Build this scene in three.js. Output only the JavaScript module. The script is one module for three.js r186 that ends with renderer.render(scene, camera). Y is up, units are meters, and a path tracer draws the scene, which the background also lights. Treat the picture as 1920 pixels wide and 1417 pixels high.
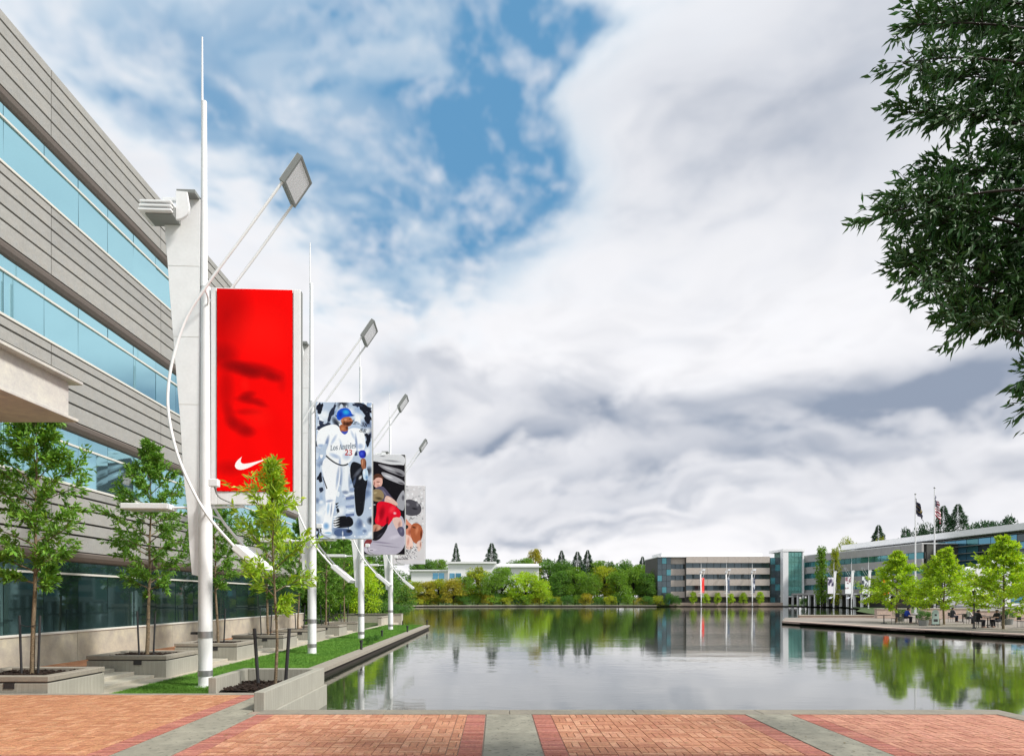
import * as THREE from 'three';
import { mergeGeometries } from 'three/addons/utils/BufferGeometryUtils.js';
import { RoundedBoxGeometry } from 'three/addons/geometries/RoundedBoxGeometry.js';
import { MarchingCubes } from 'three/addons/objects/MarchingCubes.js';
import { createNoise2D, createNoise3D, createNoise4D } from 'simplex-noise';

// ---------------------------------------------------------------- camera, sky, sun, exposure
const scene = new THREE.Scene();
const camera = new THREE.PerspectiveCamera(58.7, 1024 / 755, 0.1, 4000);
camera.position.set(0, 2.2, 0);
camera.lookAt(0, 2.2, -10);
camera.setViewOffset(1920, 1417, 29, -412.5, 1920, 1417);      // rising-front lens: verticals stay upright
const renderer = new THREE.WebGLRenderer({ antialias: true });
renderer.toneMapping = THREE.LinearToneMapping;
renderer.toneMappingExposure = 1.12;
renderer.shadowMap.enabled = true;
const sun = new THREE.DirectionalLight(0xfffaf3, 4.4);
sun.position.set(66, 74, -3);
sun.target.position.set(0, 0, -30);
sun.castShadow = true;
sun.shadow.radius = 18;
Object.assign(sun.shadow.camera, { left: -140, right: 140, top: 140, bottom: -140, near: 1, far: 500 });
sun.shadow.mapSize.set(4096, 4096);
scene.add(sun, sun.target);

function rand(seed) {
  let s = seed | 0;
  return () => { s = (s + 0x6d2b79f5) | 0; let t = Math.imul(s ^ (s >>> 15), 1 | s); t = (t + Math.imul(t ^ (t >>> 7), 61 | t)) ^ t; return ((t ^ (t >>> 14)) >>> 0) / 4294967296; };
}
const mix = (a, b, t) => a + (b - a) * t, sat = (x) => Math.min(1, Math.max(0, x)), sst = (a, b, x) => { const t = sat((x - a) / (b - a)); return t * t * (3 - 2 * t); };

// the sky: broken cloud over blue air, brighter low down, slate bands near the horizon
{
  const W = 2048, H = 1024, data = new Float32Array(W * H * 4), n3 = createNoise3D(rand(11)), n3b = createNoise3D(rand(23));
  const fbm = (n, x, y, z, o) => { let s = 0, a = 0.5, k = 1; for (let i = 0; i < o; i++) { s += a * n(x * k, y * k, z * k); a *= 0.52; k *= 2.03; } return s; };
  const D = Math.PI / 180;
  // patches of open blue: azimuth (right positive), elevation, radii in degrees, strength
  const blue = [[-3, 41, 12, 8.5, 1.12], [-12, 46, 10, 6, 0.55], [4, 36, 7, 6, 0.7], [-30, 39, 10, 6, 0.5], [-23, 35, 9, 6, 0.25], [-38, 45, 9, 5, 0.45], [-15, 33, 8, 4, 0.32], [-9, 24.5, 5, 3.6, 0.5], [-15, 29, 7, 4, 0.28], [-3, 30, 8, 4, 0.45], [-1, 26, 4, 3, 0.35], [-20, 40, 22, 14, 0.26],
    [-80, 40, 25, 14, 0.8], [-140, 50, 30, 12, 0.9], [100, 55, 26, 12, 0.7], [165, 40, 25, 10, 0.8], [0, 75, 60, 10, 0.7]];
  // grey undersides of cloud
  const grey = [[30, 14.3, 11, 1.9, 1.05], [38, 15.5, 8, 2.6, 0.7], [16, 12.6, 9, 2.2, 0.5], [3, 14.6, 9, 1.9, 0.44], [-5, 12.6, 8, 1.5, 0.36], [12, 10.2, 12, 1.2, 0.6], [1, 13.2, 5, 0.9, 0.5], [9, 15.5, 5, 1.6, 0.45], [-9, 19, 5, 1.4, 0.35], [24, 11, 7, 0.9, 0.5], [17, 8.2, 9, 0.7, 0.4], [6, 6.2, 8, 0.6, 0.35], [24, 33, 11, 5.5, 0.55], [31, 40, 9, 5, 0.4], [7, 17.4, 8, 1.2, 0.3], [-4, 17.5, 5, 1.6, 0.28], [36, 9, 9, 1.5, 0.45], [0, 8, 10, 1.2, 0.4], [20, 6, 16, 1.2, 0.36], [41, 24, 6, 4, 0.3],
    [75, 15, 25, 2.5, 0.8], [-70, 14, 22, 2.5, 0.7], [130, 16, 30, 3, 0.8], [-130, 15, 30, 3, 0.7], [110, 35, 30, 8, 0.5], [-100, 60, 30, 8, 0.4]];
  const wrap = (d) => d - 360 * Math.round(d / 360);
  const sum = (list, az, el) => { let s = 0; for (const [a, e, ra, re, w] of list) { const u = wrap(az - a) / ra, v = (el - e) / re, q = u * u + v * v; if (q < 9) s += w * Math.exp(-q); } return s; };
  for (let r = 0; r < H; r++) {
    const up = ((r + 0.5) / H - 0.5) * Math.PI, dy = Math.sin(up), cu = Math.cos(up), el = up / D;
    for (let c = 0; c < W; c++) {
      const i = (r * W + c) * 4, th = ((c + 0.5) / W - 0.5) * 2 * Math.PI, dx = Math.cos(th) * cu, dz = Math.sin(th) * cu;
      let R = 0.3, G = 0.31, B = 0.3;
      if (el > -1.5) {
        const az = Math.atan2(dx, -dz) / D, q = 1 / (Math.max(0, dy) + 0.22), px = dx * q, pz = dz * q;
        const sy = dy * 2.1, wx = fbm(n3b, dx * 2, sy * 2, dz * 2, 3), wz = fbm(n3b, dx * 2 + 7, sy * 2, dz * 2, 3);
        const big = fbm(n3, dx * 3 + wx * 0.5, sy * 3 + wz * 0.5, dz * 3, 5), fine = fbm(n3, dx * 9 + wx * 0.6, sy * 9 + wz * 0.6, dz * 9, 5), puff = 1 - Math.abs(fbm(n3b, dx * 6 + wx, sy * 6 + wz, dz * 6, 5)) * 2.4;
        const flake = fbm(n3, px * 17 + wx * 0.5, pz * 17 + wz * 0.5, 5, 4);
        const drift = 0.75 * sst(0.1, 0.5, big) * sst(40, 56, Math.abs(az)) * sst(12, 26, el);          // broken cloud round the rest of the sky
        const b = sum(blue, az + wx * 9 + fine * 5, el + wz * 6 + fine * 3.5) * (1 + 0.5 * big) + drift;
        const veil = fbm(n3b, px * 6 + wx * 0.5, pz * 6 + wz * 0.5, 11, 5);
        const open = 0.92 * sst(-0.02, 1.3, b + 0.16 * fine) * sat(0.93 + 0.42 * flake + 0.55 * veil);
        const g = sum(grey, az + wx * 8 + fine * 4, el + wz * 3.2 + fine * 1.6);
        const shade = sat(0.015 + g * (0.92 + 0.6 * big + 0.35 * fine) + 0.22 * Math.max(0, -big - 0.1) + 0.14 * Math.max(0, 0.62 - puff) * sst(34, 8, el)) * (1 - 0.45 * sst(3, 0, el));
        const lum = 0.975 + 0.045 * fine + 0.04 * puff * sst(30, 6, el), k = sst(0, 45, el);
        const wr = mix(0.895, 0.83, k) * lum, wg = mix(0.885, 0.84, k) * lum, wb = mix(0.905, 0.875, k) * lum;
        const cr = mix(wr, 0.27, shade), cg = mix(wg, 0.32, shade), cb = mix(wb, 0.415, shade);
        const deep = sst(0.2, 1.2, b), br = mix(0.36, 0.055, deep), bg = mix(0.56, 0.25, deep), bb = mix(0.71, 0.48, deep);
        R = mix(cr, br, open); G = mix(cg, bg, open); B = mix(cb, bb, open);
        const low = sst(-1.5, 0, el); R = mix(0.5, R, low); G = mix(0.5, G, low); B = mix(0.5, B, low);
      }
      data[i] = R; data[i + 1] = G; data[i + 2] = B; data[i + 3] = 1;
    }
  }
  const t = new THREE.DataTexture(data, W, H, THREE.RGBAFormat, THREE.FloatType);
  t.mapping = THREE.EquirectangularReflectionMapping; t.magFilter = THREE.LinearFilter; t.minFilter = THREE.LinearFilter; t.needsUpdate = true;
  scene.background = t; scene.environment = t;
}

// ---------------------------------------------------------------- helpers
const names = {};
function numbered(n) { const k = names[n] = (names[n] ?? -1) + 1; return k ? n + '_' + String(k).padStart(3, '0') : n; }
function uvm(g) {                                              // uv in metres, picked by the way each face points
  if (g.index) g = g.toNonIndexed();
  const p = g.attributes.position, n = g.attributes.normal, uv = new Float32Array(p.count * 2);
  for (let i = 0; i < p.count; i++) {
    const ax = Math.abs(n.getX(i)), ay = Math.abs(n.getY(i)), az = Math.abs(n.getZ(i)), x = p.getX(i), y = p.getY(i), z = p.getZ(i);
    if (ay >= ax && ay >= az) { uv[i * 2] = x; uv[i * 2 + 1] = -z; } else if (ax >= az) { uv[i * 2] = -z; uv[i * 2 + 1] = y; } else { uv[i * 2] = x; uv[i * 2 + 1] = y; }
  }
  g.setAttribute('uv', new THREE.BufferAttribute(uv, 2));
  return g;
}
// boxes take x range, height range and forward-distance range (Z ahead of the camera is -z)
function bx(x0, x1, y0, y1, Z0, Z1) { const g = new THREE.BoxGeometry(x1 - x0, y1 - y0, Z1 - Z0); g.translate((x0 + x1) / 2, (y0 + y1) / 2, -(Z0 + Z1) / 2); return uvm(g); }
function rbx(x0, x1, y0, y1, Z0, Z1, r = 0.015) { const g = new RoundedBoxGeometry(x1 - x0, y1 - y0, Z1 - Z0, 2, r); g.translate((x0 + x1) / 2, (y0 + y1) / 2, -(Z0 + Z1) / 2); return uvm(g); }
function cyl(x, y0, y1, Z, r0, r1 = r0, seg = 20) { const g = new THREE.CylinderGeometry(r1, r0, y1 - y0, seg); g.translate(x, (y0 + y1) / 2, -Z); return uvm(g); }
function tube(pts, r, seg = 8, n = 40) { return uvm(new THREE.TubeGeometry(new THREE.CatmullRomCurve3(pts.map((p) => new THREE.Vector3(...p))), n, r, seg, false)); }
function taper(pts, rad, seg = 7) {                            // tapered limb through points
  const P = pts.map((p) => p.isVector3 ? p : new THREE.Vector3(...p)), pos = [], idx = [], nrm = [], up = new THREE.Vector3(0.31, 0.2, 0.93), a = new THREE.Vector3(), b = new THREE.Vector3(), t = new THREE.Vector3();
  P.forEach((p, i) => {
    t.subVectors(P[Math.min(i + 1, P.length - 1)], P[Math.max(i - 1, 0)]).normalize();
    a.crossVectors(t, up).normalize(); b.crossVectors(t, a);
    for (let k = 0; k < seg; k++) { const w = k / seg * 2 * Math.PI, c = Math.cos(w), s = Math.sin(w); const nx = a.x * c + b.x * s, ny = a.y * c + b.y * s, nz = a.z * c + b.z * s; nrm.push(nx, ny, nz); pos.push(p.x + nx * rad[i], p.y + ny * rad[i], p.z + nz * rad[i]); }
    if (i) for (let k = 0; k < seg; k++) { const o = (i - 1) * seg, q = i * seg, k2 = (k + 1) % seg; idx.push(o + k, o + k2, q + k, o + k2, q + k2, q + k); }
  });
  const g = new THREE.BufferGeometry();
  g.setAttribute('position', new THREE.Float32BufferAttribute(pos, 3)); g.setAttribute('normal', new THREE.Float32BufferAttribute(nrm, 3)); g.setIndex(idx);
  return uvm(g);
}
function plate(outline, Z0, Z1, holes = [], bevel = 0.008) {   // a flat plate from an x/y outline, thickness along the view
  const s = new THREE.Shape(outline.map(([x, y]) => new THREE.Vector2(x, y)));
  for (const h of holes) s.holes.push(new THREE.Path(h.map(([x, y]) => new THREE.Vector2(x, y))));
  const g = new THREE.ExtrudeGeometry(s, { depth: Z1 - Z0, bevelEnabled: bevel > 0, bevelSize: bevel, bevelThickness: bevel, bevelSegments: 1, steps: 1 });
  g.translate(0, 0, -Z1); return uvm(g);
}
function flat(poly, y) {                                       // a level sheet from x / forward points
  const g = new THREE.ShapeGeometry(new THREE.Shape(poly.map(([x, Z]) => new THREE.Vector2(x, Z)))); g.rotateX(-Math.PI / 2); g.translate(0, y, 0); return uvm(g);
}
function prep(g) { return g; }
function mesh(name, geo, mat, parent) {
  const g = Array.isArray(geo) ? (geo.length > 1 ? mergeGeometries(geo) : geo[0]) : geo;
  const m = new THREE.Mesh(g, mat); m.castShadow = m.receiveShadow = true;
  m.name = parent === scene ? numbered(name) : name;
  if (parent) parent.add(m);
  return m;
}
function tag(o, label, category, group, kind) { if (label) o.userData.label = label; if (category) o.userData.category = category; if (group) o.userData.group = group; if (kind) o.userData.kind = kind; return o; }
function thing(name, label, category, [x, y, Z] = [0, 0, 0], turn = 0, group) {
  const o = new THREE.Group(); o.name = numbered(name); o.position.set(x, y, -Z); o.rotation.y = turn; scene.add(o); return tag(o, label, category, group);
}
function sub(name, parent) { const o = new THREE.Group(); o.name = name; parent.add(o); return o; }
function structure(name, geo, mat, label, category) { return tag(mesh(name, geo, mat, scene), label, category, null, 'structure'); }
function copy(root, [x, y, Z], turn, label, scale = 1) { const c = root.clone(); c.name = numbered(root.name.replace(/_\d{3}$/, '')); c.userData = { ...root.userData }; scene.add(c); c.position.set(x, y, -Z); c.rotation.y = turn; c.scale.setScalar(scale); if (label) c.userData.label = label; return c; }

// ---------------------------------------------------------------- materials
function noiseTex(size, f, seed, srgb = true) {                // tiling texture from a function of wrapped noise
  const n = createNoise4D(rand(seed)), data = new Uint8Array(size * size * 4);
  const tile = (u, v, k) => { const a = u * 2 * Math.PI, b = v * 2 * Math.PI, s = k / (2 * Math.PI); return n(Math.cos(a) * s, Math.sin(a) * s, Math.cos(b) * s, Math.sin(b) * s); };
  for (let y = 0; y < size; y++) for (let x = 0; x < size; x++) { const c = f((k) => tile(x / size, y / size, k), x / size, y / size), i = (y * size + x) * 4; data[i] = sat(c[0]) * 255; data[i + 1] = sat(c[1]) * 255; data[i + 2] = sat(c[2]) * 255; data[i + 3] = 255; }
  const t = new THREE.DataTexture(data, size, size); t.wrapS = t.wrapT = THREE.RepeatWrapping; t.magFilter = THREE.LinearFilter; t.minFilter = THREE.LinearMipmapLinearFilter; t.generateMipmaps = true; if (srgb) t.colorSpace = THREE.SRGBColorSpace; t.needsUpdate = true; return t;
}
function scaled(t, mx, my = mx) { const c = t.clone(); c.repeat.set(1 / mx, 1 / my); c.needsUpdate = true; return c; }
const rg = rand(501);
const concreteTex = noiseTex(512, (n) => { const v = 0.92 + 0.03 * n(6) + 0.035 * n(23) + 0.08 * (rg() - 0.5) + 0.04 * n(70), w = 0.01 * n(9); return [v + w, v, v - w * 1.3]; }, 31);
const concreteBump = noiseTex(512, (n) => { const v = 0.5 + 0.22 * n(60) + 0.3 * (rg() - 0.5) + 0.15 * n(20); return [v, v, v]; }, 32, false);
const brickTex = noiseTex(512, (n) => { const v = 0.88 + 0.1 * n(14) + 0.12 * n(46) + 0.12 * (rg() - 0.5); return [v, v * (0.985 + 0.04 * n(8)), v * 0.98]; }, 33);
const stainTex = noiseTex(512, (n, u, v) => { const a = n(5) + 0.6 * n(14) + 0.5 * n(40), k = 0.89 + 0.055 * a + 0.07 * (rg() - 0.5); return [k, k * 0.995, k * (0.97 - 0.02 * a)]; }, 34);
const streakTex = noiseTex(512, (n, u, v) => { const a = n(3) * 0.6, s = Math.sin(u * 6.2832 * 9 + 2 * n(4)) * 0.35 + Math.sin(u * 6.2832 * 23 + 3 * n(5)) * 0.3, k = 0.86 + 0.07 * a + 0.08 * s * (0.6 + 0.6 * n(4)) + 0.07 * (rg() - 0.5); return [k, k * 0.995, k * 0.97]; }, 39);
const pavingTex = noiseTex(512, (n) => { const a = n(3) + 0.7 * n(8) + 0.4 * n(21), k = 0.84 + 0.09 * a - 0.22 * sat((n(26) - 0.58) * 5) - 0.12 * sat((n(11) - 0.5) * 3) + 0.08 * (rg() - 0.5); return [k, k * 0.99, k * 0.96]; }, 43);
const barkTex = noiseTex(256, (n, u, v) => { const k = 0.75 + 0.3 * n(30) + 0.2 * n(9) + 0.15 * (rg() - 0.5); return [k, k * 0.96, k * 0.9]; }, 35);
const soilTex = noiseTex(512, (n) => { const k = 0.62 + 0.5 * n(60) + 0.3 * n(20) + 0.3 * (rg() - 0.5); return [k, k * 0.92, k * 0.85]; }, 36);
const grassTex = noiseTex(512, (n) => { const k = 0.72 + 0.25 * n(9) + 0.3 * n(50) + 0.25 * (rg() - 0.5), w = n(6); return [k * (0.95 + 0.12 * w), k, k * 0.9]; }, 37);
const waterBump = noiseTex(1024, (n) => { const k = 0.5 + 0.26 * n(6) + (0.09 * n(30) + 0.06 * n(64)) * (0.35 + sat(0.5 + 1.2 * n(2))); return [k, k, k]; }, 38, false);
const lin = (r, g, b) => new THREE.Color().setRGB(r, g, b);
const S = (color, o = {}) => new THREE.MeshStandardMaterial({ color, roughness: 0.85, ...o });
const M = {
  precast: S(lin(0.37, 0.365, 0.345), { map: scaled(concreteTex, 1.7), bumpMap: scaled(concreteBump, 0.8), bumpScale: 0.003 }),
  precastB: S(lin(0.35, 0.346, 0.328), { map: scaled(concreteTex, 2.3, 1.9), bumpMap: scaled(concreteBump, 0.8), bumpScale: 0.003 }),
  precastC: S(lin(0.385, 0.378, 0.355), { map: scaled(concreteTex, 2.6, 2.1), bumpMap: scaled(concreteBump, 0.8), bumpScale: 0.003 }),
  reveal: S(lin(0.09, 0.088, 0.08)),
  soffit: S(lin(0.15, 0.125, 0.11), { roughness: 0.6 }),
  sill: S(lin(0.6, 0.59, 0.54), { roughness: 0.5 }),
  wallConcrete: S(lin(0.53, 0.5, 0.43), { map: scaled(stainTex, 2.8), bumpMap: scaled(concreteBump, 0.7), bumpScale: 0.004 }),
  planter: S(lin(0.46, 0.45, 0.4), { map: scaled(streakTex, 1.1, 2.2), bumpMap: scaled(concreteBump, 0.6), bumpScale: 0.006 }),
  cap: S(lin(0.36, 0.33, 0.285), { map: scaled(stainTex, 1.1), bumpMap: scaled(concreteBump, 0.5), bumpScale: 0.005 }),
  curb: S(lin(0.3, 0.275, 0.23), { map: scaled(stainTex, 1.6), bumpMap: scaled(concreteBump, 0.5), bumpScale: 0.005 }),
  strip: S(lin(0.38, 0.37, 0.31), { map: scaled(pavingTex, 2.1), bumpMap: scaled(concreteBump, 0.5), bumpScale: 0.004 }),
  mortar: S(lin(0.36, 0.28, 0.22), { map: scaled(concreteTex, 0.6) }),
  whitePaint: S(lin(0.86, 0.865, 0.88), { roughness: 0.42, map: scaled(noiseTex(256, (n) => { const k = 0.975 + 0.015 * n(6) + 0.015 * n(24); return [k, k, k * 0.995]; }, 41), 2.5) }),
  banner: S(lin(0.8, 0.8, 0.8), { roughness: 0.6 }),
  steel: S(lin(0.4, 0.4, 0.4), { metalness: 0.8, roughness: 0.35 }),
  greyMetal: S(lin(0.22, 0.23, 0.22), { roughness: 0.5 }),
  darkMetal: S(lin(0.025, 0.025, 0.027), { roughness: 0.55 }),
  lens: new THREE.MeshPhysicalMaterial({ color: lin(0.78, 0.78, 0.82), roughness: 0.25, clearcoat: 0.6, clearcoatRoughness: 0.1 }),
  glass: new THREE.MeshPhysicalMaterial({ color: lin(0.38, 0.68, 0.76), metalness: 0.92, roughness: 0.03 }),
  lobbyGlass: new THREE.MeshPhysicalMaterial({ color: lin(0.07, 0.135, 0.135), metalness: 0.8, roughness: 0.03 }),
  darkGlass: new THREE.MeshPhysicalMaterial({ color: lin(0.09, 0.12, 0.135), metalness: 0.55, roughness: 0.06 }),
  tealGlass: new THREE.MeshPhysicalMaterial({ color: lin(0.1, 0.3, 0.34), metalness: 0.6, roughness: 0.08 }),
  blueGlass: new THREE.MeshPhysicalMaterial({ color: lin(0.13, 0.35, 0.5), metalness: 0.6, roughness: 0.06 }),
  greenGlass: new THREE.MeshPhysicalMaterial({ color: lin(0.22, 0.5, 0.44), metalness: 0.5, roughness: 0.1 }),
  farPanel: S(lin(0.6, 0.53, 0.47), { map: scaled(concreteTex, 6) }),
  farPanelGrey: S(lin(0.52, 0.5, 0.49), { map: scaled(concreteTex, 6) }),
  farWhite: S(lin(0.85, 0.85, 0.85), { roughness: 0.6 }),
  bark: S(lin(0.36, 0.29, 0.2), { map: scaled(barkTex, 0.25, 0.5), bumpMap: scaled(barkTex, 0.25, 0.5), bumpScale: 0.006 }),
  barkDark: S(lin(0.04, 0.032, 0.026), { map: scaled(barkTex, 0.4, 0.8) }),
  soil: S(lin(0.075, 0.045, 0.03), { map: scaled(soilTex, 0.7), roughness: 1, bumpMap: scaled(soilTex, 0.7), bumpScale: 0.02 }),
  ground: S(lin(0.1, 0.16, 0.035), { map: scaled(grassTex, 5), roughness: 1 }),
  lawn: S(lin(0.085, 0.2, 0.022), { map: scaled(grassTex, 1.6), roughness: 1 }),
  canopyPaint: S(lin(0.66, 0.66, 0.65), { map: scaled(stainTex, 3), roughness: 0.6 }),
  patio: S(lin(0.3, 0.265, 0.235), { map: scaled(stainTex, 3) }),
  path: S(lin(0.55, 0.5, 0.42), { map: scaled(stainTex, 3) }),
  stone: S(lin(0.62, 0.48, 0.42), { map: scaled(stainTex, 1.5) }),
};
function leafMat(r, g, b, t = 0.35, rough = 0.55) { return new THREE.MeshPhysicalMaterial({ color: lin(r, g, b), vertexColors: true, roughness: rough, transmission: t, thickness: 0, side: THREE.DoubleSide, ior: 1.35 }); }
const L = {
  planterTree: leafMat(0.18, 0.37, 0.03, 0.44), youngTree: leafMat(0.42, 0.6, 0.03, 0.52), nearTree: leafMat(0.045, 0.13, 0.026, 0.35),
  lime: leafMat(0.44, 0.62, 0.01, 0.44, 0.9), gold: leafMat(0.38, 0.44, 0.01, 0.4, 0.9), mid: leafMat(0.18, 0.34, 0.015, 0.38, 0.9), deep: leafMat(0.11, 0.25, 0.02, 0.34, 0.9), pine: leafMat(0.042, 0.11, 0.04, 0.2, 0.9), rust: leafMat(0.4, 0.36, 0.012, 0.38, 0.9), hedge: leafMat(0.075, 0.2, 0.02, 0.3, 0.9),
};
// ---------------------------------------------------------------- ground, lake, far land
const LAKE = [[-3.98, 11.58], [-3.98, 15.5], [-5.43, 15.5], [-5.43, 53.5], [-9.2, 53.5], [-9.2, 66], [-14, 78], [-22, 120], [-27, 176], [-20, 183], [5, 186], [30, 186], [44, 184], [47, 187.6], [79, 187.6], [84, 184], [86, 165], [76, 140], [60, 112], [50, 88], [42, 76], [32, 74.5], [27, 63.5], [26.6, 62.6], [27.8, 54], [28.2, 48.6], [31, 39.6], [33, 33], [36, 20], [36, 1.5], [8.65, 1.5], [8.65, 11.58]];
{
  const s = new THREE.Shape([[-1500, -300], [1500, -300], [1500, 2500], [-1500, 2500]].map(([x, z]) => new THREE.Vector2(x, z)));
  s.holes.push(new THREE.Path(LAKE.map(([x, z]) => new THREE.Vector2(x, z))));
  const g = new THREE.ShapeGeometry(s); g.rotateX(-Math.PI / 2); g.translate(0, -0.01, 0);
  structure('ground', uvm(g), M.ground);
  // bank walls round the lake
  const pos = [], nr = [];
  for (let i = 0; i < LAKE.length; i++) {
    const [x0, z0] = LAKE[i], [x1, z1] = LAKE[(i + 1) % LAKE.length], a = [x0, -0.012, -z0], b = [x1, -0.012, -z1], c = [x1, -1.2, -z1], d = [x0, -1.2, -z0];
    pos.push(...a, ...b, ...c, ...a, ...c, ...d); const dx = x1 - x0, dz = -(z1 - z0), l = Math.hypot(dx, dz); for (let k = 0; k < 6; k++) nr.push(-dz / l, 0, dx / l);
  }
  const w = new THREE.BufferGeometry(); w.setAttribute('position', new THREE.Float32BufferAttribute(pos, 3)); w.setAttribute('normal', new THREE.Float32BufferAttribute(nr, 3));
  structure('lake_bank', uvm(w), M.curb);
  const bed = flat([[-60, 0], [120, 0], [120, 220], [-60, 220]], -1.15); structure('lake_bed', bed, M.soil);
}
{
  const g = flat([[-3.99, 11.5], [8.7, 11.5], [8.7, 1.2], [37, 1.2], [37, 21], [33.6, 33.2], [31.6, 40], [28.8, 49], [28.3, 55], [27.2, 62.5], [33, 74], [43, 75.5], [51, 88], [61, 111.6], [77, 139.5], [87, 165], [84.6, 184.6], [79.5, 188.2], [46.5, 188.2], [44, 184.6], [5, 186.6], [-20, 183.6], [-27.6, 176.4], [-22.6, 120], [-14.5, 78], [-9.8, 66.4], [-9.8, 53], [-5.9, 53], [-5.9, 15], [-3.99, 15]], -0.25);
  const water = new THREE.MeshPhysicalMaterial({ color: lin(0.02, 0.028, 0.016), roughness: 0.045, ior: 2.33, specularIntensity: 1, clearcoat: 0.4, clearcoatRoughness: 0.06, bumpMap: scaled(waterBump, 30, 15), bumpScale: 0.013 });
  structure('lake_water', g, water);
}
{ // rising land behind the far shore
  const g = new THREE.PlaneGeometry(520, 260, 80, 30); g.rotateX(-Math.PI / 2); const p = g.attributes.position, n = createNoise2D(rand(5));
  for (let i = 0; i < p.count; i++) { const x = p.getX(i), z = p.getZ(i), t = sst(130, 20, z + 0) ; p.setY(i, -0.4 + 7 * sst(128, 60, z) * (0.75 + 0.25 * n(x / 60, z / 60)) * (1 - sst(30, 75, x) * 0.9)); }
  g.translate(-20, 0, -330); g.computeVertexNormals(); structure('hill', uvm(g), M.ground);
}
{ // pale path and beach line along the far shore
  structure('shore_wall', [[-27, 176.6, -20, 183.6], [-20, 183.6, 5, 186.6], [5, 186.6, 30, 186.6], [30, 186.6, 44, 184.6]].map(([x0, z0, x1, z1]) => { const g = bx(0, Math.hypot(x1 - x0, z1 - z0), -0.5, 0.2, -0.2, 0.2); g.rotateY(Math.atan2(z1 - z0, x1 - x0)); g.translate(x0, 0, -z0); return g; }), M.path);
  structure('shore_path', flat([[-26.5, 180], [-20, 184], [5, 187], [30, 187], [43, 185.5], [44, 188], [30, 190], [5, 190], [-20, 187], [-27.5, 182]], 0.02), M.path);
}

// ---------------------------------------------------------------- plaza
const plaza = tag(new THREE.Group(), 'red brick plaza with grey concrete bands in front of the pool', 'plaza', null, 'structure'); plaza.name = 'plaza'; scene.add(plaza);
mesh('base_slab', [bx(-12.98, 8.6, -0.9, 0.255, -8, 11.5), bx(-12.98, -4.2, -0.9, 0.2545, 11.5, 13.55), bx(-12.98, -11.05, -0.9, 0.2535, 13.55, 47)], M.mortar, plaza);
const strips = [[-4.75, -4.0], [-0.17, 0.58], [4.13, 4.88]];
{
  const cut = (x0, x1, za, zb, n) => { for (let k = 0; k < n; k++) { const a = mix(za, zb, k / n), b = mix(za, zb, (k + 1) / n); mesh('concrete_band', rbx(x0 + 0.003, x1 - 0.003, 0.2, 0.272, a + 0.003, b - 0.003, 0.006), M.strip, plaza); } };
  cut(-4.75, -4.17, 11.15, 13.4, 1); cut(-4.75, -4.0, 7.97, 11.15, 2); cut(-0.17, 0.58, 7.97, 11.15, 2); cut(4.13, 4.88, 7.97, 11.15, 2);
  for (let k = -3; k < 3; k++) mesh('concrete_band', rbx(k * 3.6 + 0.003 - 2.1, k * 3.6 + 3.597 - 2.1, 0.2, 0.272, 7.2, 7.96, 0.006), M.strip, plaza);
  for (let k = 0; k < 6; k++) { const a = -4.0 + k * 2.108; mesh('coping_stone', rbx(a + (k ? 0.003 : 0), a + 2.105, -0.6, 0.278, 11.15, 11.58, 0.012), M.curb, plaza); }
  for (let k = 0; k < 3; k++) mesh('coping_stone', rbx(8.3, 8.66, -0.6, 0.2775, 11.147 - (k + 1) * 3.2, 11.147 - k * 3.2 - 0.004, 0.012), M.curb, plaza);
  for (let k = 0; k < 3; k++) mesh('edge_kerb', rbx(-11.05 + k * 2.3, -11.05 + (k + 1) * 2.3 - 0.004, -0.3, 0.276, 13.41, 13.56, 0.01), M.cap, plaza);
}
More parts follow.
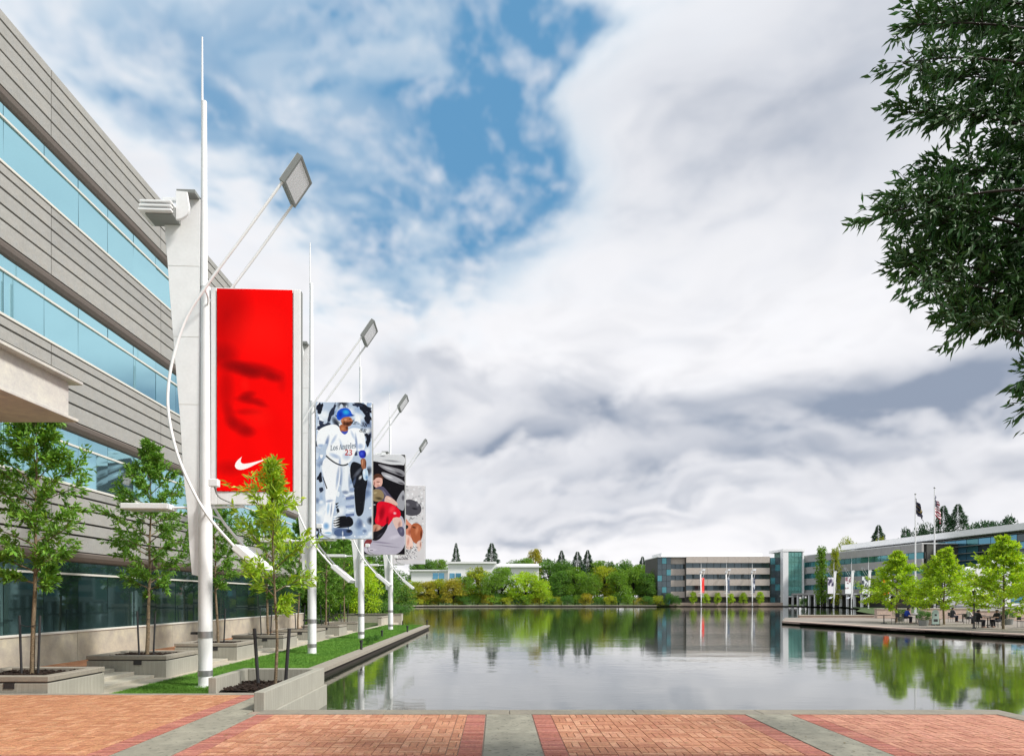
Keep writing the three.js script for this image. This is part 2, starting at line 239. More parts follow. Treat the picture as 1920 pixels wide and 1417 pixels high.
{
  const r = rand(77), list = [], C = 0.305, J = 0.006;
  const put = (x0, x1, z0, z1, kind) => list.push([x0 + J, x1 - J, z0 + J, z1 - J, kind, r() * 0.004, r()]);
  const field = (x0, x1, zFar, zNear, kind) => {           // square cells of three bricks, turned alternately
    const nx = Math.ceil((x1 - x0) / C - 0.02), nz = Math.ceil((zFar - zNear) / C - 0.02);
    for (let i = 0; i < nx; i++) for (let j = 0; j < nz; j++) for (let k = 0; k < 3; k++) {
      const a = x0 + i * C, b = zFar - j * C; let q;
      if ((i + j) % 2) q = [a + k * C / 3, a + (k + 1) * C / 3, b - C, b]; else q = [a, a + C, b - (k + 1) * C / 3, b - k * C / 3];
      q = [q[0], Math.min(q[1], x1), Math.max(q[2], zNear), q[3]];
      if (q[1] - q[0] > 0.04 && q[3] - q[2] > 0.04) put(...q, kind);
    }
  };
  const soldierZ = (x0, x1, zFar, zNear) => { const n = Math.round((zFar - zNear) / (C / 3)), s = (zFar - zNear) / n; for (let k = 0; k < n; k++) put(x0, x1, zFar - (k + 1) * s, zFar - k * s, 'red'); };
  const soldierX = (x0, x1, z0, z1) => { const n = Math.round((x1 - x0) / (C / 3)), s = (x1 - x0) / n; for (let k = 0; k < n; k++) put(x0 + k * s, x0 + (k + 1) * s, z0, z1, 'red'); };
  for (const [x0, x1, zf, kind] of [[-12.9, -4.76, 13.4, 'orange'], [-3.99, -0.18, 11.145, 'pink'], [0.59, 4.12, 11.145, 'pink'], [4.89, 8.29, 11.145, 'rose']]) {
    const a = x0 < -12 ? x0 : x0 + C, b = x1 > 8 ? x1 : x1 - C;
    field(a, b, zf, 8.275, kind);
    if (a > x0) soldierZ(x0, a, zf, 8.275); if (b < x1) soldierZ(b, x1, zf, 8.275);
    soldierX(x0, x1, 7.97, 8.27); soldierX(x0, x1, 6.89, 7.19); field(x0, x1, 6.885, 4.5, kind);
  }
  field(-12.9, -11.1, 46.9, 13.57, 'orange');
  const tones = { orange: [[0.62, 0.3, 0.15], [0.59, 0.275, 0.14], [0.67, 0.35, 0.19], [0.53, 0.235, 0.115]], pink: [[0.61, 0.28, 0.155], [0.66, 0.32, 0.185], [0.54, 0.235, 0.13], [0.7, 0.365, 0.22]], rose: [[0.59, 0.275, 0.18], [0.64, 0.315, 0.21], [0.52, 0.23, 0.15], [0.61, 0.295, 0.2]], red: [[0.52, 0.2, 0.14], [0.47, 0.165, 0.115], [0.57, 0.235, 0.17], [0.49, 0.18, 0.14]] };
  const mats = {}; for (const k in tones) mats[k] = tones[k].map((c, i) => S(lin(...c), { map: scaled(brickTex, 0.9 + i * 0.13), bumpMap: scaled(concreteBump, 0.6), bumpScale: 0.004, roughness: 0.9 }));
  const seen = list.filter(([x0, x1, z0, z1]) => { const z = z0, u = (x0 + x1) / 2 / z * 1260; return z0 > 8.0 && u > -925 && u < 985; }).sort((a, b) => a[2] - b[2]);
  const single = new Set(seen.slice(0, 300)), rest = [], white = S(lin(1, 1, 1), { map: scaled(brickTex, 0.9), vertexColors: true, bumpMap: scaled(concreteBump, 0.6), bumpScale: 0.004, roughness: 0.9 });
  const cache = {};
  for (const b of list) {
    const [x0, x1, z0, z1, kind, dh, pick] = b, ti = Math.floor(pick * 4), y1 = 0.266 + dh;
    if (single.has(b)) {
      const w = x1 - x0, d = z1 - z0, key = w.toFixed(3) + '_' + d.toFixed(3) + '_' + Math.floor(pick * 12) % 3;
      cache[key] ??= (() => { const g = new THREE.BoxGeometry(w, 0.06, d); const u = uvm(g), a = u.attributes.uv, o = Object.keys(cache).length * 0.37; for (let i = 0; i < a.count; i++) a.setXY(i, a.getX(i) + o, a.getY(i) + o * 1.7); return u; })();
      const m = mesh('brick', cache[key], mats[kind][ti], plaza); m.position.set((x0 + x1) / 2, y1 - 0.03, -(z0 + z1) / 2);
    } else {
      const g = bx(x0, x1, 0.22, y1, z0, z1), n = g.attributes.position.count, c = new Float32Array(n * 3), t = tones[kind][ti];
      for (let i = 0; i < n; i++) c.set(t, i * 3); g.setAttribute('color', new THREE.BufferAttribute(c, 3)); rest.push(g);
    }
  }
  tag(mesh('brick_field', rest, white, plaza), null, null, null, 'stuff');
}

// ---------------------------------------------------------------- lawn, coping beside the pool, steps
{
  structure('lawn', flat([[-8.75, 13.57], [-5.86, 13.57], [-5.86, 15.5], [-5.75, 15.5], [-5.75, 53.2], [-8.75, 53.2]], 0.004), M.lawn);
  // grass blades
  const blade = []; const r = rand(9);
  for (let k = 0; k < 7; k++) { const a = r() * 6.28, x = (r() - 0.5) * 0.07, z = (r() - 0.5) * 0.07, h = 0.03 + r() * 0.03, w = 0.004, lx = Math.cos(a) * 0.02, lz = Math.sin(a) * 0.02; blade.push([x - w * Math.sin(a), 0, z + w * Math.cos(a)], [x + w * Math.sin(a), 0, z - w * Math.cos(a)], [x + lx, h, z + lz]); }
  const g = new THREE.BufferGeometry(); g.setAttribute('position', new THREE.Float32BufferAttribute(blade.flat(), 3)); g.computeVertexNormals(); const uv = new Float32Array(blade.length * 2); g.setAttribute('uv', new THREE.BufferAttribute(uv, 2));
  const N = 46000, im = new THREE.InstancedMesh(g, new THREE.MeshStandardMaterial({ color: 0xffffff, side: THREE.DoubleSide, roughness: 0.8 }), N), m4 = new THREE.Matrix4(), q = new THREE.Quaternion(), e = new THREE.Euler(), v = new THREE.Vector3(), s = new THREE.Vector3(), col = new THREE.Color(), n2 = createNoise2D(rand(3));
  for (let i = 0; i < N; i++) {
    const t = r(), Z = 13.6 + 39.5 * Math.pow(t, 1.6), x = -8.73 + r() * (Z < 15.5 ? 2.84 : 2.95); e.set(0, r() * 6.28, 0); q.setFromEuler(e);
    const k = (0.8 + Z / 60); s.set(k * 1.3, k * (0.8 + r() * 0.5), k * 1.3); v.set(x, 0.003, -Z); im.setMatrixAt(i, m4.compose(v, q, s));
    const p = n2(x * 0.8, Z * 0.5) * 0.5 + (r() - 0.5) * 0.7; im.setColorAt(i, col.setRGB(0.105 + 0.05 * p, 0.255 + 0.07 * p, 0.022 + 0.01 * p));
  }
  im.name = 'lawn_grass'; im.castShadow = im.receiveShadow = true; scene.add(im); tag(im, 'short green mown grass of the lawn strip beside the pool', 'grass', null, 'stuff');
  // coping slabs along the pool, pale concrete with an overhanging lip
  const cp = thing('pool_coping', 'long low concrete coping between the lawn strip and the pool', 'coping', [-5.6, 0, 34.4]);
  for (let k = 0; k < 13; k++) { const a = 15.52 - 34.4 + k * 2.925; mesh('coping_slab', rbx(-0.2, 0.28, -0.09, 0.05, a + 0.004, a + 2.921, 0.012), M.cap, cp); }
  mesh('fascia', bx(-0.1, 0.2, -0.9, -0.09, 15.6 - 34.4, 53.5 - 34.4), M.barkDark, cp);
  structure('lawn_end_kerb', rbx(-8.7, -5.82, -0.6, 0.03, 53.25, 53.5, 0.01), M.cap);
  structure('side_path', bx(-9.4, -8.752, -0.4, 0.012, 13.57, 60), M.path);
  // broad steps from the brick terrace down to the lawn, one flight between each two planters
  const flights = [[15.65, 18.45], [20.65, 23.5], [25.65, 28.6], [30.75, 33.7], [35.85, 38.8], [40.95, 43.9]];
  flights.forEach(([a, b], i) => {
    const st = thing('garden_steps', ['flight of shallow concrete steps beside the nearest square planter', 'shallow concrete steps between the second and third planters', 'shallow concrete steps between the third and fourth planters', 'shallow concrete steps between the fourth and fifth planters', 'shallow concrete steps between the fifth and sixth planters', 'farthest flight of shallow concrete steps along the terrace'][i], 'steps', [-10.2, 0, (a + b) / 2], 0, 'steps between the planters');
    const h = (b - a) / 2;
    mesh('tread', rbx(-0.86, -0.3, -0.3, 0.27, -h, h, 0.012), M.wallConcrete, st); mesh('tread', rbx(-0.298, 0.25, -0.3, 0.18, -h, h, 0.012), M.wallConcrete, st); mesh('tread', rbx(0.252, 0.798, -0.3, 0.09, -h, h, 0.012), M.wallConcrete, st);
  });
}

// ---------------------------------------------------------------- planters and the pool wall
function mulch(w, d, seed, y = 0) {
  const r = rand(seed), out = []; const base = new THREE.PlaneGeometry(w, d, 14, 14); base.rotateX(-Math.PI / 2); const p = base.attributes.position; for (let i = 0; i < p.count; i++) p.setY(i, y + (r() - 0.5) * 0.03); base.computeVertexNormals(); out.push(uvm(base));
  const chip = new THREE.BoxGeometry(0.07, 0.018, 0.028), m = new THREE.Matrix4(), e = new THREE.Euler(), q = new THREE.Quaternion(), v = new THREE.Vector3(), s = new THREE.Vector3();
  for (let i = 0; i < w * d * 130; i++) { e.set((r() - 0.5) * 1.3, r() * 6.28, (r() - 0.5) * 1.3); const k = 0.6 + r() * 0.9; m.compose(v.set((r() - 0.5) * (w - 0.06), y + 0.012 + r() * 0.015, (r() - 0.5) * (d - 0.06)), q.setFromEuler(e), s.set(k, k, k)); const c = chip.clone().applyMatrix4(m); out.push(uvm(c)); }
  return out;
}
const planterZ = [13.62, 18.5, 23.55, 28.65, 33.75, 38.85, 43.95];
{
  const words = ['square concrete planter nearest the plaza, left edge of the view', 'square concrete planter behind the first flight of steps', 'square concrete planter just behind the nearest white mast', 'fourth square concrete planter along the lawn', 'fifth square concrete planter along the lawn', 'sixth square concrete planter along the lawn', 'farthest square concrete planter along the lawn'];
  const p0 = thing('tree_planter', words[0], 'planter', [-10.2, 0, planterZ[0] + 0.98], 0, 'square planters along the lawn');
  const w = 1.1, d = 0.98;
  mesh('body', [rbx(-w, w, -0.4, 0.47, -d, -d + 0.2), rbx(-w, w, -0.4, 0.47, d - 0.2, d), rbx(-w, -w + 0.2, -0.4, 0.469, -d + 0.1, d - 0.1), rbx(w - 0.2, w, -0.4, 0.469, -d + 0.1, d - 0.1)], M.planter, p0);
  mesh('reveal', [bx(-w + 0.03, w - 0.03, 0.47, 0.5, -d + 0.03, -d + 0.17), bx(-w + 0.03, w - 0.03, 0.47, 0.5, d - 0.17, d - 0.03), bx(-w + 0.03, -w + 0.17, 0.4702, 0.4998, -d + 0.18, d - 0.18), bx(w - 0.17, w - 0.03, 0.4702, 0.4998, -d + 0.18, d - 0.18)], M.reveal, p0);
  mesh('rim', [rbx(-w - 0.01, w + 0.01, 0.5, 0.61, -d - 0.01, -d + 0.24), rbx(-w - 0.01, w + 0.01, 0.5, 0.61, d - 0.24, d + 0.01), rbx(-w - 0.01, -w + 0.24, 0.5, 0.609, -d + 0.242, d - 0.242), rbx(w - 0.24, w + 0.01, 0.5, 0.609, -d + 0.242, d - 0.242)], M.cap, p0);
  mesh('light_recess', bx(0.2, 0.42, 0.36, 0.472, -d - 0.012, -d + 0.05), M.darkMetal, p0);
  mesh('mulch', mulch(1.9, 1.66, 4, 0.53), M.soil, p0);
  planterZ.slice(1).forEach((z, i) => copy(p0, [-10.2, 0, z + 0.98], 0, words[i + 1]));
}
{ // the box planter and its long wall at the pool corner
  const p = thing('corner_planter', 'long low concrete planter box standing at the corner of the pool', 'planter', [-4.9, 0.27, 13.6]);
  const y1 = 0.32;
  mesh('pool_wall', rbx(0.74, 0.92, -0.9, y1, -2.1, 1.92, 0.014), M.planter, p);
  mesh('lower_ledge', rbx(0.92, 0.985, -0.95, -0.06, -1.98, 1.9, 0.01), M.planter, p);
  mesh('side_wall', rbx(-0.94, -0.78, -0.5, y1 - 0.004, 0, 1.92, 0.012), M.planter, p);
  mesh('back_wall', rbx(-0.778, 0.738, -0.5, y1 - 0.008, 1.74, 1.92, 0.012), M.planter, p);
  mesh('front_kerb', rbx(-0.778, 0.738, -0.5, 0.0, -0.02, 0.12, 0.012), M.cap, p);
  const mu = mulch(1.5, 1.6, 8, 0.03).map((g) => g.translate(-0.02, 0, -0.93)); mesh('mulch', mu, M.soil, p);
}
// ---------------------------------------------------------------- the office building on the left
{
  const b = thing('office_building', 'long grey office building with ribbon windows along the left of the terrace', 'building', [-13, 0, 0]);
  const Za = -4, Zb = 45.2, PL = 6.4, r = rand(60);
  mesh('core', bx(-14, -0.32, 0.2, 17.45, Za + 0.02, Zb - 0.02), M.reveal, b);
  const joints = []; for (let z = 45.2 - PL * 0; z > Za; z -= PL) joints.push(z);
  const courses = [[17.65, 17.35], [17.35, 16.97], [16.97, 16.55], [16.55, 16.1], [16.1, 15.64]];
  for (const off of [0, -4, -8]) { const e = [13.63, 13.35, 12.96, 12.54, 12.14, 11.61]; for (let i = 0; i < 5; i++) courses.push([e[i] + off, e[i + 1] + off]); }
  const kinds = [M.precast, M.precastB, M.precastC];
  const geos = {};
  for (const [t, u] of courses) for (const z of joints) {
    const z0 = Math.max(Za, z - PL), key = [(t - u).toFixed(2), (z - z0).toFixed(2)].join();
    const h = t - u - 0.062, l = z - z0 - 0.03;
    geos[key] ??= uvm(new THREE.BoxGeometry(0.26, h, l));
    const m = mesh('panel', geos[key], kinds[Math.floor(r() * 3)], b); m.position.set(-0.13 + (r() - 0.5) * 0.004, (t + u) / 2, -(z + z0) / 2);
  }
  // end wall and roof edge
  mesh('end_wall', bx(-14, -0.28, 0.2, 17.6, Zb - 0.02, Zb + 0.2), M.precast, b);
  mesh('roof', bx(-14, -0.262, 17.3, 17.6, Za, Zb - 0.03), M.precast, b);
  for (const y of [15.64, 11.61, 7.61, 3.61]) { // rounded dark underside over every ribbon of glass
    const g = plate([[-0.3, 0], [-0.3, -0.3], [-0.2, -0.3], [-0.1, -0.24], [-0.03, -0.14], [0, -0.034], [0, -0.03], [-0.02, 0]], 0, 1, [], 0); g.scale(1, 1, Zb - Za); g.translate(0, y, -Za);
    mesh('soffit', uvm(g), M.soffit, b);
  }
  const floors = [[13.69, 15.36, 14.97], [9.69, 11.32, 10.92], [5.69, 7.32, 6.92], [1.18, 3.32, 2.94]];
  floors.forEach(([y0, y1, yt], f) => {
    const step = 1.6, cols = []; for (let z = Zb - 0.1; z > Za + 1; z -= step) cols.push(z);
    const bandL = sub('window_band', b);
    const gl = uvm(new THREE.BoxGeometry(0.024, yt - y0 - 0.05, step - 0.018)), gu = uvm(new THREE.BoxGeometry(0.024, y1 - yt - 0.05, step - 0.018));
    for (const z of cols) {
      for (const [g, y] of [[gl, (y0 + yt) / 2], [gu, (y1 + yt) / 2]]) { const m = mesh('pane', g, f < 3 ? M.glass : M.lobbyGlass, bandL); m.position.set(-0.16, y, -(z - step / 2)); m.rotation.set(0, (r() - 0.5) * 0.024, (r() - 0.5) * 0.02); }
    }
    mesh('backing', bx(-0.3, -0.19, y0, y1, Za, Zb), M.reveal, bandL);
    mesh('transom', bx(-0.19, -0.1, yt - 0.03, yt + 0.03, Za, Zb), M.sill, bandL);
    if (f < 3) mesh('sill', rbx(-0.19, 0.03, y0 - 0.07, y0 + 0.005, Za, Zb, 0.01), M.sill, bandL);
  });
  for (let k = 0; k < 8; k++) { const a = 45.2 - (k + 1) * 6.1; mesh('base_wall', rbx(-0.3, 0.02, 0, 1.14, a + 0.006, a + 6.094, 0.012), M.wallConcrete, b); }
  mesh('wall_coping', rbx(-0.3, 0.05, 1.14, 1.2, Za + 0.3, Zb + 0.02, 0.012), M.sill, b);
}
{ // entrance canopy, hung on the building
  const c = thing('entrance_canopy', 'white painted entrance canopy jutting into the upper left', 'canopy', [-12.98, 5.7, 9]);
  mesh('fascia', bx(0.02, 4.55, 0.06, 0.74, -6, 4.22), M.canopyPaint, c);
  mesh('top_plate', rbx(0.02, 4.72, 0.74, 0.8, -6, 4.42, 0.01), M.canopyPaint, c);
  mesh('soffit_plate', rbx(0.02, 4.64, 0, 0.06, -6, 4.4, 0.01), S(lin(0.66, 0.65, 0.64), { map: scaled(stainTex, 2) }), c);
  mesh('downlight', bx(2.6, 3.5, -0.02, 0.0, 3.0, 3.12), M.darkMetal, c);
  mesh('bolt', cyl(4.5, 0.1, 0.16, 4.21, 0.03, 0.03, 8), M.darkMetal, c);
}
// ---------------------------------------------------------------- banner prints
function print(w, h, draw) { const c = document.createElement('canvas'); c.width = w; c.height = h; const x = c.getContext('2d'); draw(x, w, h); const t = new THREE.CanvasTexture(c); t.colorSpace = THREE.SRGBColorSpace; return t; }
function blob(x, cx, cy, rx, ry, col, rot = 0) { x.save(); x.translate(cx, cy); x.rotate(rot); x.scale(rx, ry); const g = x.createRadialGradient(0, 0, 0, 0, 0, 1); g.addColorStop(0, col); g.addColorStop(0.45, col.replace(/[\d.]+\)$/, (m) => parseFloat(m) * 0.72 + ')')); g.addColorStop(1, col.replace(/[\d.]+\)$/, '0)')); x.fillStyle = g; x.beginPath(); x.arc(0, 0, 1, 0, 7); x.fill(); x.restore(); }
function poly(x, pts, col, smooth = false) { x.fillStyle = col; x.beginPath(); if (!smooth) pts.forEach(([a, b], i) => i ? x.lineTo(a, b) : x.moveTo(a, b)); else { const n = pts.length; for (let i = 0; i < n; i++) { const [a, b] = pts[i], [c, d] = pts[(i + 1) % n]; if (!i) x.moveTo((pts[n - 1][0] + a) / 2, (pts[n - 1][1] + b) / 2); x.quadraticCurveTo(a, b, (a + c) / 2, (b + d) / 2); } } x.closePath(); x.fill(); }
const redPrint = print(512, 1400, (x, w, h) => {
  x.fillStyle = '#fa0202'; x.fillRect(0, 0, w, h);
  const d = (cx, cy, rx, ry, a, rot) => blob(x, cx, cy, rx, ry, `rgba(110,0,4,${a * 0.9})`, rot), l = (cx, cy, rx, ry, a, rot) => blob(x, cx, cy, rx, ry, `rgba(255,24,14,${a})`, rot);
  d(60, 180, 210, 330, 0.5); d(40, 470, 130, 120, 0.55); l(300, 300, 260, 220, 0.6);
  d(255, 560, 220, 62, 0.75, 0.16); d(140, 545, 120, 60, 0.6, 0.2); d(380, 610, 80, 40, 0.55, 0.2); d(230, 590, 90, 46, 0.5, 0.1);
  d(60, 700, 70, 200, 0.4); l(190, 660, 40, 60, 0.55); d(205, 735, 70, 36, 0.6, -0.25); d(220, 770, 120, 34, 0.6, 0.12); d(300, 800, 60, 24, 0.4, 0.2);
  d(210, 850, 110, 30, 0.4); d(150, 950, 130, 60, 0.55, 0.45); d(90, 880, 50, 120, 0.45, -0.3); l(280, 880, 120, 90, 0.5); d(200, 990, 80, 50, 0.4); d(80, 1240, 120, 70, 0.35); d(440, 640, 40, 90, 0.2);
  x.fillStyle = '#fff'; x.beginPath(); x.moveTo(362, 1162); x.bezierCurveTo(300, 1186, 232, 1206, 190, 1210); x.bezierCurveTo(160, 1212, 152, 1192, 170, 1160); x.bezierCurveTo(128, 1190, 112, 1222, 128, 1240); x.bezierCurveTo(148, 1262, 190, 1250, 226, 1232); x.closePath(); x.fill();
});
const grain = (x, w, h, seed, n, a) => { const q = rand(seed); for (let i = 0; i < n; i++) { x.fillStyle = q() > 0.5 ? `rgba(255,255,255,${a * q()})` : `rgba(10,14,24,${a * q()})`; x.fillRect(q() * w, q() * h, 1 + q() * 4, 1 + q() * 5); } };
const form = (x, pts, col, lights) => { x.save(); poly(x, pts, col, true); x.clip(); for (const [cx, cy, rx, ry, c, rot] of lights) blob(x, cx, cy, rx, ry, c, rot ?? 0); x.restore(); };
const playerPrint = print(440, 1090, (x, w, h) => {
  const r = rand(15), dk = 'rgba(22,25,36,0.95)', sl = 'rgba(86,104,142,0.8)', wh = 'rgba(244,248,253,0.95)', bl = 'rgba(150,175,212,0.8)';
  x.fillStyle = '#b9c9df'; x.fillRect(0, 0, w, h);
  for (let i = 0; i < 90; i++) blob(x, r() * w, r() * h, 16 + r() * 44, 14 + r() * 60, [sl, wh, bl, wh, bl, dk][Math.floor(r() * 6)], r() * 3);
  for (let i = 0; i < 90; i++) { const cx = r() * w, cy = r() * h, s = 8 + r() * 30, a = r() * 6, p = []; for (let k = 0; k < 6; k++) { const q = a + k * 1.05, m = s * (0.2 + r()); p.push([cx + Math.cos(q) * m * 0.8, cy + Math.sin(q) * m]); } poly(x, p, ['#1d2130', '#e9f0f8', '#7d93b8', '#313a52', '#cfdcec', '#f6f9fd'][Math.floor(r() * 6)]); }
  for (const [a, b, c, d, e] of [[30, 60, 26, 50, 0.2], [120, 90, 18, 90, 0.35], [60, 190, 60, 18, -0.4], [380, 40, 70, 34, 0.5], [410, 110, 30, 60, -0.4], [330, 20, 40, 16, 0.2], [20, 320, 16, 60, 0.3], [30, 600, 22, 40, 0], [40, 700, 20, 26, 0], [412, 300, 18, 50, 0.2], [400, 260, 30, 14, 0.3]]) { const p = []; for (let k = 0; k < 16; k++) { const q = k / 16 * 6.283, m = 0.55 + 0.75 * r(), u = Math.cos(q) * c * m, v = Math.sin(q) * d * m; p.push([a + u * Math.cos(e) - v * Math.sin(e), b + u * Math.sin(e) + v * Math.cos(e)]); } poly(x, p, ['#1b1f2b', '#2c3347', '#1b1f2b'][Math.floor(r() * 3)]); }
  form(x, [[280, 470], [330, 480], [400, 520], [408, 640], [392, 700], [386, 800], [372, 900], [318, 920], [306, 800], [300, 690], [262, 560]], '#191b22', [[330, 560, 20, 70, 'rgba(110,116,130,0.9)', 0.7], [300, 640, 14, 60, 'rgba(90,110,150,0.8)', 0.3], [380, 820, 10, 60, 'rgba(70,76,90,0.8)', 0.1], [350, 600, 14, 26, wh, 0.6]]);
  form(x, [[135, 930], [210, 905], [290, 915], [298, 1000], [140, 1010]], '#17181e', [[240, 1000, 60, 10, 'rgba(80,84,96,0.9)', 0]]); for (let i = 0; i < 5; i++) poly(x, [[128, 915 + i * 20], [190, 900 + i * 22], [150, 925 + i * 20]], '#f2f6fb'); form(x, [[145, 1014], [285, 1008], [292, 1072], [140, 1074]], '#4d618b', [[210, 1050, 8, 30, wh, 0], [260, 1030, 30, 20, dk, 0]]);
  for (let i = 0; i < 7; i++) poly(x, [[232 + (i % 2) * 16, 690 + i * 34], [302, 682 + i * 34], [300, 704 + i * 34], [236, 712 + i * 34]], ['#8d9fc2', '#dfe8f4', '#6a7ca6', '#b9c8e0'][i % 4]);
  // right leg, left leg, sock and shoe
  form(x, [[170, 480], [262, 480], [272, 600], [262, 742], [214, 752], [182, 640]], '#e6edf6', [[190, 620, 22, 130, 'rgba(120,140,180,0.9)', 0.08], [236, 560, 18, 90, wh, 0], [262, 640, 10, 90, 'rgba(130,150,185,0.9)', 0], [230, 720, 40, 20, sl, 0]]);
  form(x, [[60, 430], [150, 470], [196, 520], [188, 640], [160, 742], [148, 830], [130, 925], [120, 1000], [128, 1060], [46, 1062], [42, 1000], [74, 900], [80, 800], [64, 700], [40, 560]], '#f4f7fc', [[56, 640, 16, 120, 'rgba(140,160,195,0.9)', -0.15], [170, 600, 14, 110, 'rgba(140,160,195,0.85)', 0.12], [104, 790, 40, 14, 'rgba(120,140,180,0.8)', -0.2], [96, 850, 14, 60, 'rgba(150,185,222,0.8)', 0.1], [120, 860, 8, 70, 'rgba(90,110,150,0.7)', 0.1], [80, 990, 30, 34, 'rgba(96,150,206,0.9)', 0], [96, 1046, 40, 12, 'rgba(120,170,214,0.9)', 0], [110, 560, 26, 90, wh, 0]]);
  poly(x, [[48, 590], [58, 600], [90, 690], [82, 694]], '#20252f'); for (let i = 0; i < 5; i++) poly(x, [[150 + i * 6, 810 + i * 24], [182, 800 + i * 24], [160, 826 + i * 24]], '#1b1e26');
  // jersey, sleeves
  form(x, [[8, 232], [70, 190], [150, 172], [184, 200], [226, 262], [262, 206], [330, 200], [376, 226], [390, 300], [384, 384], [332, 392], [318, 376], [300, 430], [252, 496], [206, 506], [140, 474], [70, 424], [92, 330], [70, 330], [40, 372], [4, 360]], '#f5f8fc', [[84, 330, 18, 80, 'rgba(90,112,158,0.9)', 0.25], [40, 350, 40, 20, 'rgba(140,165,205,0.85)', 0], [318, 320, 12, 90, 'rgba(110,132,176,0.85)', -0.1], [140, 300, 16, 60, 'rgba(165,184,214,0.8)', 0.5], [200, 340, 12, 60, 'rgba(170,188,216,0.7)', -0.3], [150, 430, 60, 22, 'rgba(150,172,208,0.8)', 0.4], [240, 430, 40, 40, 'rgba(165,184,214,0.75)', -0.3], [290, 260, 14, 50, 'rgba(175,192,218,0.8)', -0.4], [350, 350, 30, 30, 'rgba(150,172,208,0.8)', 0], [110, 230, 40, 30, wh, 0], [188, 480, 12, 40, 'rgba(140,160,200,0.8)', 0]]);
  x.strokeStyle = '#20242e'; x.lineWidth = 11; x.beginPath(); x.moveTo(78, 428); x.quadraticCurveTo(150, 498, 206, 504); x.quadraticCurveTo(236, 506, 252, 490); x.stroke();
  form(x, [[332, 384], [392, 378], [398, 440], [346, 450]], '#2733b4', [[360, 410, 18, 20, 'rgba(70,96,220,0.9)', 0], [390, 420, 10, 30, 'rgba(16,20,80,0.9)', 0]]); form(x, [[348, 448], [396, 444], [398, 530], [372, 546], [356, 510]], '#9a6248', [[366, 480, 8, 40, 'rgba(214,156,122,0.9)', 0.1], [394, 490, 8, 40, 'rgba(70,36,26,0.9)', 0]]); form(x, [[366, 530], [406, 528], [416, 590], [396, 632], [370, 610]], '#c4dcf0', [[380, 560, 10, 24, wh, 0], [400, 600, 14, 24, 'rgba(90,130,180,0.9)', 0]]);
  form(x, [[182, 175], [250, 176], [256, 226], [224, 262], [186, 228]], '#a5613f', [[210, 210, 20, 18, 'rgba(206,132,90,0.9)', 0], [244, 200, 14, 30, 'rgba(74,38,24,0.9)', 0]]); form(x, [[188, 224], [224, 236], [262, 222], [226, 268]], '#3c51b4', []);
  form(x, [[198, 120], [250, 108], [284, 128], [290, 150], [278, 184], [246, 196], [214, 184], [196, 160]], '#b3714f', [[250, 172, 34, 24, 'rgba(48,24,18,0.98)', 0.1], [274, 160, 16, 16, 'rgba(58,30,22,0.95)', 0], [222, 168, 14, 24, 'rgba(64,32,22,0.9)', 0], [232, 138, 16, 10, 'rgba(232,172,140,0.9)', 0], [266, 132, 12, 5, 'rgba(54,26,20,0.9)', 0], [284, 142, 6, 9, 'rgba(226,164,132,0.95)', 0], [206, 140, 8, 12, 'rgba(216,150,116,0.9)', 0]]);
  form(x, [[160, 128], [164, 76], [200, 46], [250, 44], [276, 70], [282, 96], [312, 104], [268, 112], [214, 118], [184, 150]], '#1d55cf', [[236, 78, 34, 26, 'rgba(48,190,238,0.95)', 0.1], [190, 100, 22, 34, 'rgba(24,48,170,0.9)', 0.2], [290, 104, 26, 6, 'rgba(20,30,70,0.95)', 0.1]]);
  x.save(); x.translate(112, 388); x.rotate(-0.12); x.fillStyle = '#3a5068'; x.font = 'italic bold 58px serif'; x.fillText('Los Angeles', 0, 0, 205); x.restore();
  x.fillStyle = '#b8342f'; x.font = 'bold 62px sans-serif'; x.fillText('23', 226, 424, 62);
  x.fillStyle = '#16181f'; x.font = 'italic bold 46px serif'; x.save(); x.translate(272, 168); x.rotate(0.22); x.fillText('Iz\u2013 38', 0, 0); x.fillText('88', 78, 48); x.restore();
  grain(x, w, h, 5, 2600, 0.16);
});
